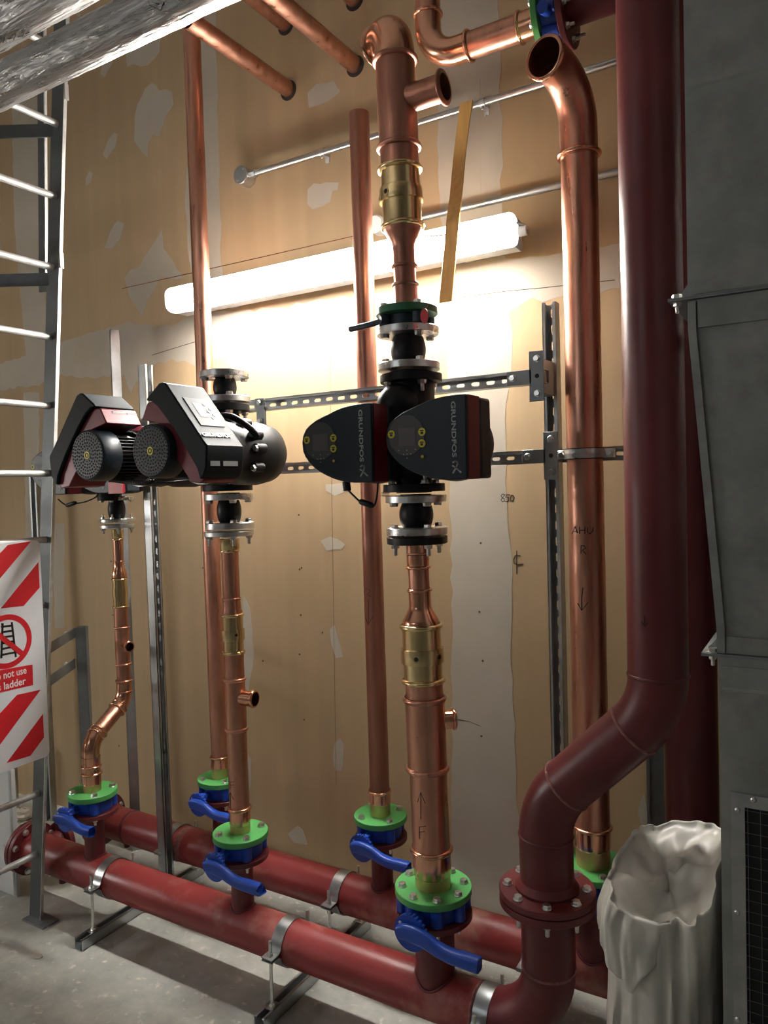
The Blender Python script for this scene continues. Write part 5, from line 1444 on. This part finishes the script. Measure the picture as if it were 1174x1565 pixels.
MB().prism([(0,0),(-0.003,0.004),(0,0.012)], (dxl+0.006, XE), (0,DY+0.001,P(1110,1058,DY).z), (0,1,0), (0,0,1), (1,0,0)).build('stiffening_fold', M['duct'], duct)
for zc, xc_, bdx in ((zf1, P(1022,457,DY).x, 0.008), (zf2_, P(1073,1001,DY).x, 0.012)):
    mb = MB()
    for s in (1, -1):
        mb.add([V((x, y, zc+s*h)) for h in (0.0003, 0.003) for x, y in ((xc_,DY-0.010),(XE,DY-0.022),(XE,DB+0.02),(xc_,DB+0.02))], [(3,2,1,0),(4,5,6,7),(0,1,5,4),(1,2,6,5),(2,3,7,6),(3,0,4,7)])
    o = mb.build('duct_flange', M['galv_dark'], duct)
    inst(BOLT_S, 'bolt', o, (xc_+bdx+0.006, DY+0.006, zc+0.003)); inst(NUT_XS, 'nut', o, (xc_+bdx+0.006, DY+0.006, zc-0.003), QDN)
    MB().prism([(xc_+0.006, zc+0.003),(xc_+0.034, zc+0.003),(xc_+0.034, zc+0.040)], (DY+0.030, DY+0.033), (0,0,0)).build('gusset', M['galv_dark'], duct)
# grille: frame, wire mesh on a dark backing
gx0, gx1 = P(1118.5,1300,DY).x, 0.55
gz1 = P(1119, 1209, DY).z
gxi, gzi = P(1139.5, 1300, DY).x, P(1142, 1233, DY).z
gr = box6(gxi-0.002, gx1, DY-0.0012, DY+0.006, 0.25, gzi+0.002).build('grille_backing', M['mesh_dark'], duct)
f_ = MB()
for (x0, x1, z0, z1) in ((gx0, gxi, 0.22, gz1), (gxi, gx1+0.02, gzi, gz1), (gxi, gx1+0.02, 0.22, 0.25)):
    f_.box(((x0+x1)/2, DY-0.0025, (z0+z1)/2), (x1-x0, 0.004, z1-z0))
gf = f_.build('grille_frame', M['galv'], duct)
for px, py in ((1152,1222.5),(1127.5,1238),(1127,1394.5),(1128,1558)):
    p = P(px, py, DY-0.004); MB().lathe([(0,0),(0.0052,0),(0.0050,0.0015),(0.0030,0.0030),(0.0018,0.0030),(0.0016,0.0012),(0,0.0012)], p, (0,-1,0), 16).build('rivet', M['bolt'], gf)
mb = MB(); pit = 0.0210
z = gzi-0.006
while z > 0.25:
    mb.tube([(gxi, DY-0.0030, z), (gx1, DY-0.0030, z)], 0.0007, 5, cap=False); z -= pit
x = gxi+0.005
while x < gx1:
    mb.tube([(x, DY-0.0040, 0.25), (x, DY-0.0040, gzi)], 0.0007, 5, cap=False); x += pit
mb.build('wire_mesh', M['mesh_wire'], duct)

# ------------------------------------------------------------------ white rubble sack
def sack():
    n, cx, cy = 140, -0.325, 1.745
    rx, ry, ztop = 0.104, 0.20, 0.785
    FOLDS = ((math.radians(290),0.13,-0.075),(math.radians(318),0.12,-0.040),(math.radians(345),0.16,-0.03))
    def outline(a, k):
        ca, sa = math.cos(a), math.sin(a); e = 0.66
        return V((rx*k*math.copysign(abs(ca)**e, ca), ry*k*math.copysign(abs(sa)**e, sa), 0))
    def folds(a):
        s_ = 0.0
        for ac, wd, am in FOLDS:
            d = ((a-ac+PI) % (2*PI))-PI; s_ += am*math.exp(-(d/wd)**2)
        return s_
    def rim(a): return ztop + 0.020*math.sin(a+0.5) + 0.012*math.sin(a*2+0.6) + 0.006*math.sin(a*5+1.0)
    def crumple(p, z, f=1.0): return noise.noise(V((p.x*1.4, p.y*1.4, z*5)))*0.015*f + noise.noise(V((p.x*3.6, p.y*3.6, z*11+3)))*0.007*f + (0.5-abs(noise.noise(V((p.x*2.6+9, p.y*2.6, z*7)))))*0.010*f
    vs = []; m = 0
    prof = [('o', i/33) for i in range(34)] + [('r', i/5) for i in range(1, 6)] + [('i', i/20) for i in range(1, 21)]
    for kind, u in prof:
        for j in range(n):
            a = 2*PI*j/n; p0 = V((math.cos(a)*1.6, math.sin(a)*1.6, 0)); R_ = rim(a); fo = folds(a)
            if kind == 'o':
                z = R_*u; k = 0.97+0.09*math.sin(min(1,u*1.3)*PI*0.5) - 0.05*math.exp(-((u-0.72)/0.12)**2)
                w = outline(a, k + fo*1.6*u**5); w *= 1 + crumple(p0, z)/0.13
            elif kind == 'r':
                z = R_+0.010*math.sin(u*PI); w = outline(a, 1.06+fo*1.6-0.05*u); w *= 1 + crumple(p0, R_)/0.13
            else:
                k = (1.0+fo*1.3*(1-u))*(1-u)**0.8; z = R_ - 0.050*math.sin(min(1,u*1.5)*PI/2) + 0.02*u + 0.025*max(0,-math.cos(a))*math.sin(u*PI)
                w = outline(a, max(k, 0.001)); z += noise.noise(V((w.x*26, w.y*20, 2)))*0.03*min(1,u*3)
            vs.append(V((cx+w.x, cy+w.y, max(0.001, z))))
        m += 1
    fs = [(i*n+j, i*n+(j+1)%n, (i+1)*n+(j+1)%n, (i+1)*n+j) for i in range(m-1) for j in range(n)]
    fs.append(tuple(range(n-1,-1,-1)))
    # cuff turned down on the outside of the rim, wavy hem
    A0, A1, q, rows_ = 120, 282, 80, 16; cu = []
    for i in range(rows_):
        u = i/(rows_-1)
        for j in range(q+1):
            a = math.radians(A0+(A1-A0)*j/q); edge = min(1, j/10, (q-j)/10)
            hem = (0.125 + 0.022*math.sin(a*4.3+1.4) + 0.008*math.sin(a*11+1))*(0.3+0.7*edge)
            p0 = V((math.cos(a)*1.6, math.sin(a)*1.6, 0))
            k = 1.02 + 0.17*math.sin(min(1,u*1.5)*PI*0.5)*edge - 0.03*u
            w = outline(a, k+folds(a)*1.6); z = rim(a)+0.012 - hem*u**1.25
            w *= 1 + (crumple(p0, z, 1.1) + noise.noise(V((p0.x*6, p0.y*6, z*16)))*0.004)/0.13
            cu.append(V((cx+w.x, cy+w.y, z)))
    fc = [(i*(q+1)+j, i*(q+1)+j+1, (i+1)*(q+1)+j+1, (i+1)*(q+1)+j) for i in range(rows_-1) for j in range(q)]
    root = MB().add(vs, fs).build('rubble_sack', M['sack'], base=(cx,cy,0), ang=75)
    tag(root, 'white plastic rubble sack with a turned-down rim standing beside the duct', 'sack')
    c = MB().add(cu, fc).build('turned_rim', M['sack'], root, ang=80)
    md = c.modifiers.new('thick','SOLIDIFY'); md.thickness = 0.003
    return root
sack()

# ------------------------------------------------------------------ things at the lower left
b0 = P(18.5, 1370, 1.80)
x0 = b0.x
zt = P(18, 1183, 1.80).z
t = MB(); t.box((x0-0.20, 1.83, zt/2), (0.40, 0.018, zt))
o = t.build('white_board', M['board_white'], base=(x0-0.2,1.83,0), bevel=.002); tag(o, 'white board standing on the floor behind the ladder foot', 'board')
MB().box((x0-0.012, 1.8205, zt/2), (0.014, 0.002, zt*0.98)).build('edge_strip', M['galv'], o)
pp = P(21, 1255, 2.30)
wallpost(pp.x, P(21,1180,2.30).z+0.15, 2.30, 'short galvanised channel post behind the white board', (0.2,-1,0), slots=False)
r2 = random.Random(3)
def rubble(px, py, sx, sy, sz, label, m_='filler'):
    c = PZ(px, py, 0.0); mb = MB(); mb.ball((c.x, c.y, sz*0.45), 1.0, 12, 8, (sx, sy, sz*0.55))
    mb.v = [v + V((r2.uniform(-1,1)*sx*0.16, r2.uniform(-1,1)*sy*0.16, r2.uniform(-1,1)*sz*0.10)) for v in mb.v]
    mb.v = [V((v.x, v.y, max(0.0005, v.z))) for v in mb.v]
    return tag(mb.build('plaster_lump', M[m_], base=(c.x,c.y,0), weld=True, ang=30), label, 'rubble')
rubble(36, 1252, 0.06, 0.05, 0.06, 'pale plaster lump on the floor at the left, right of the channel post foot')
rubble(57, 1462, 0.024, 0.014, 0.006, 'small flat flake of debris on the open concrete in the left foreground')

# ------------------------------------------------------------------ render look
w = bpy.data.worlds.new('world'); SC.world = w; w.use_nodes = True
w.node_tree.nodes['Background'].inputs['Color'].default_value = (0.9, 0.93, 1.0, 1)
w.node_tree.nodes['Background'].inputs['Strength'].default_value = 0.0
SC.view_settings.view_transform = 'Standard'; SC.view_settings.look = 'None'
SC.view_settings.gamma = 1.0; SC.view_settings.use_curve_mapping = False
SC.view_settings.exposure = 1.88
SC.cycles.max_bounces = 8; SC.cycles.diffuse_bounces = 5; SC.cycles.glossy_bounces = 5
SC.cycles.sample_clamp_indirect = 6.0
try: SC.cycles.use_denoising = True
except Exception: pass
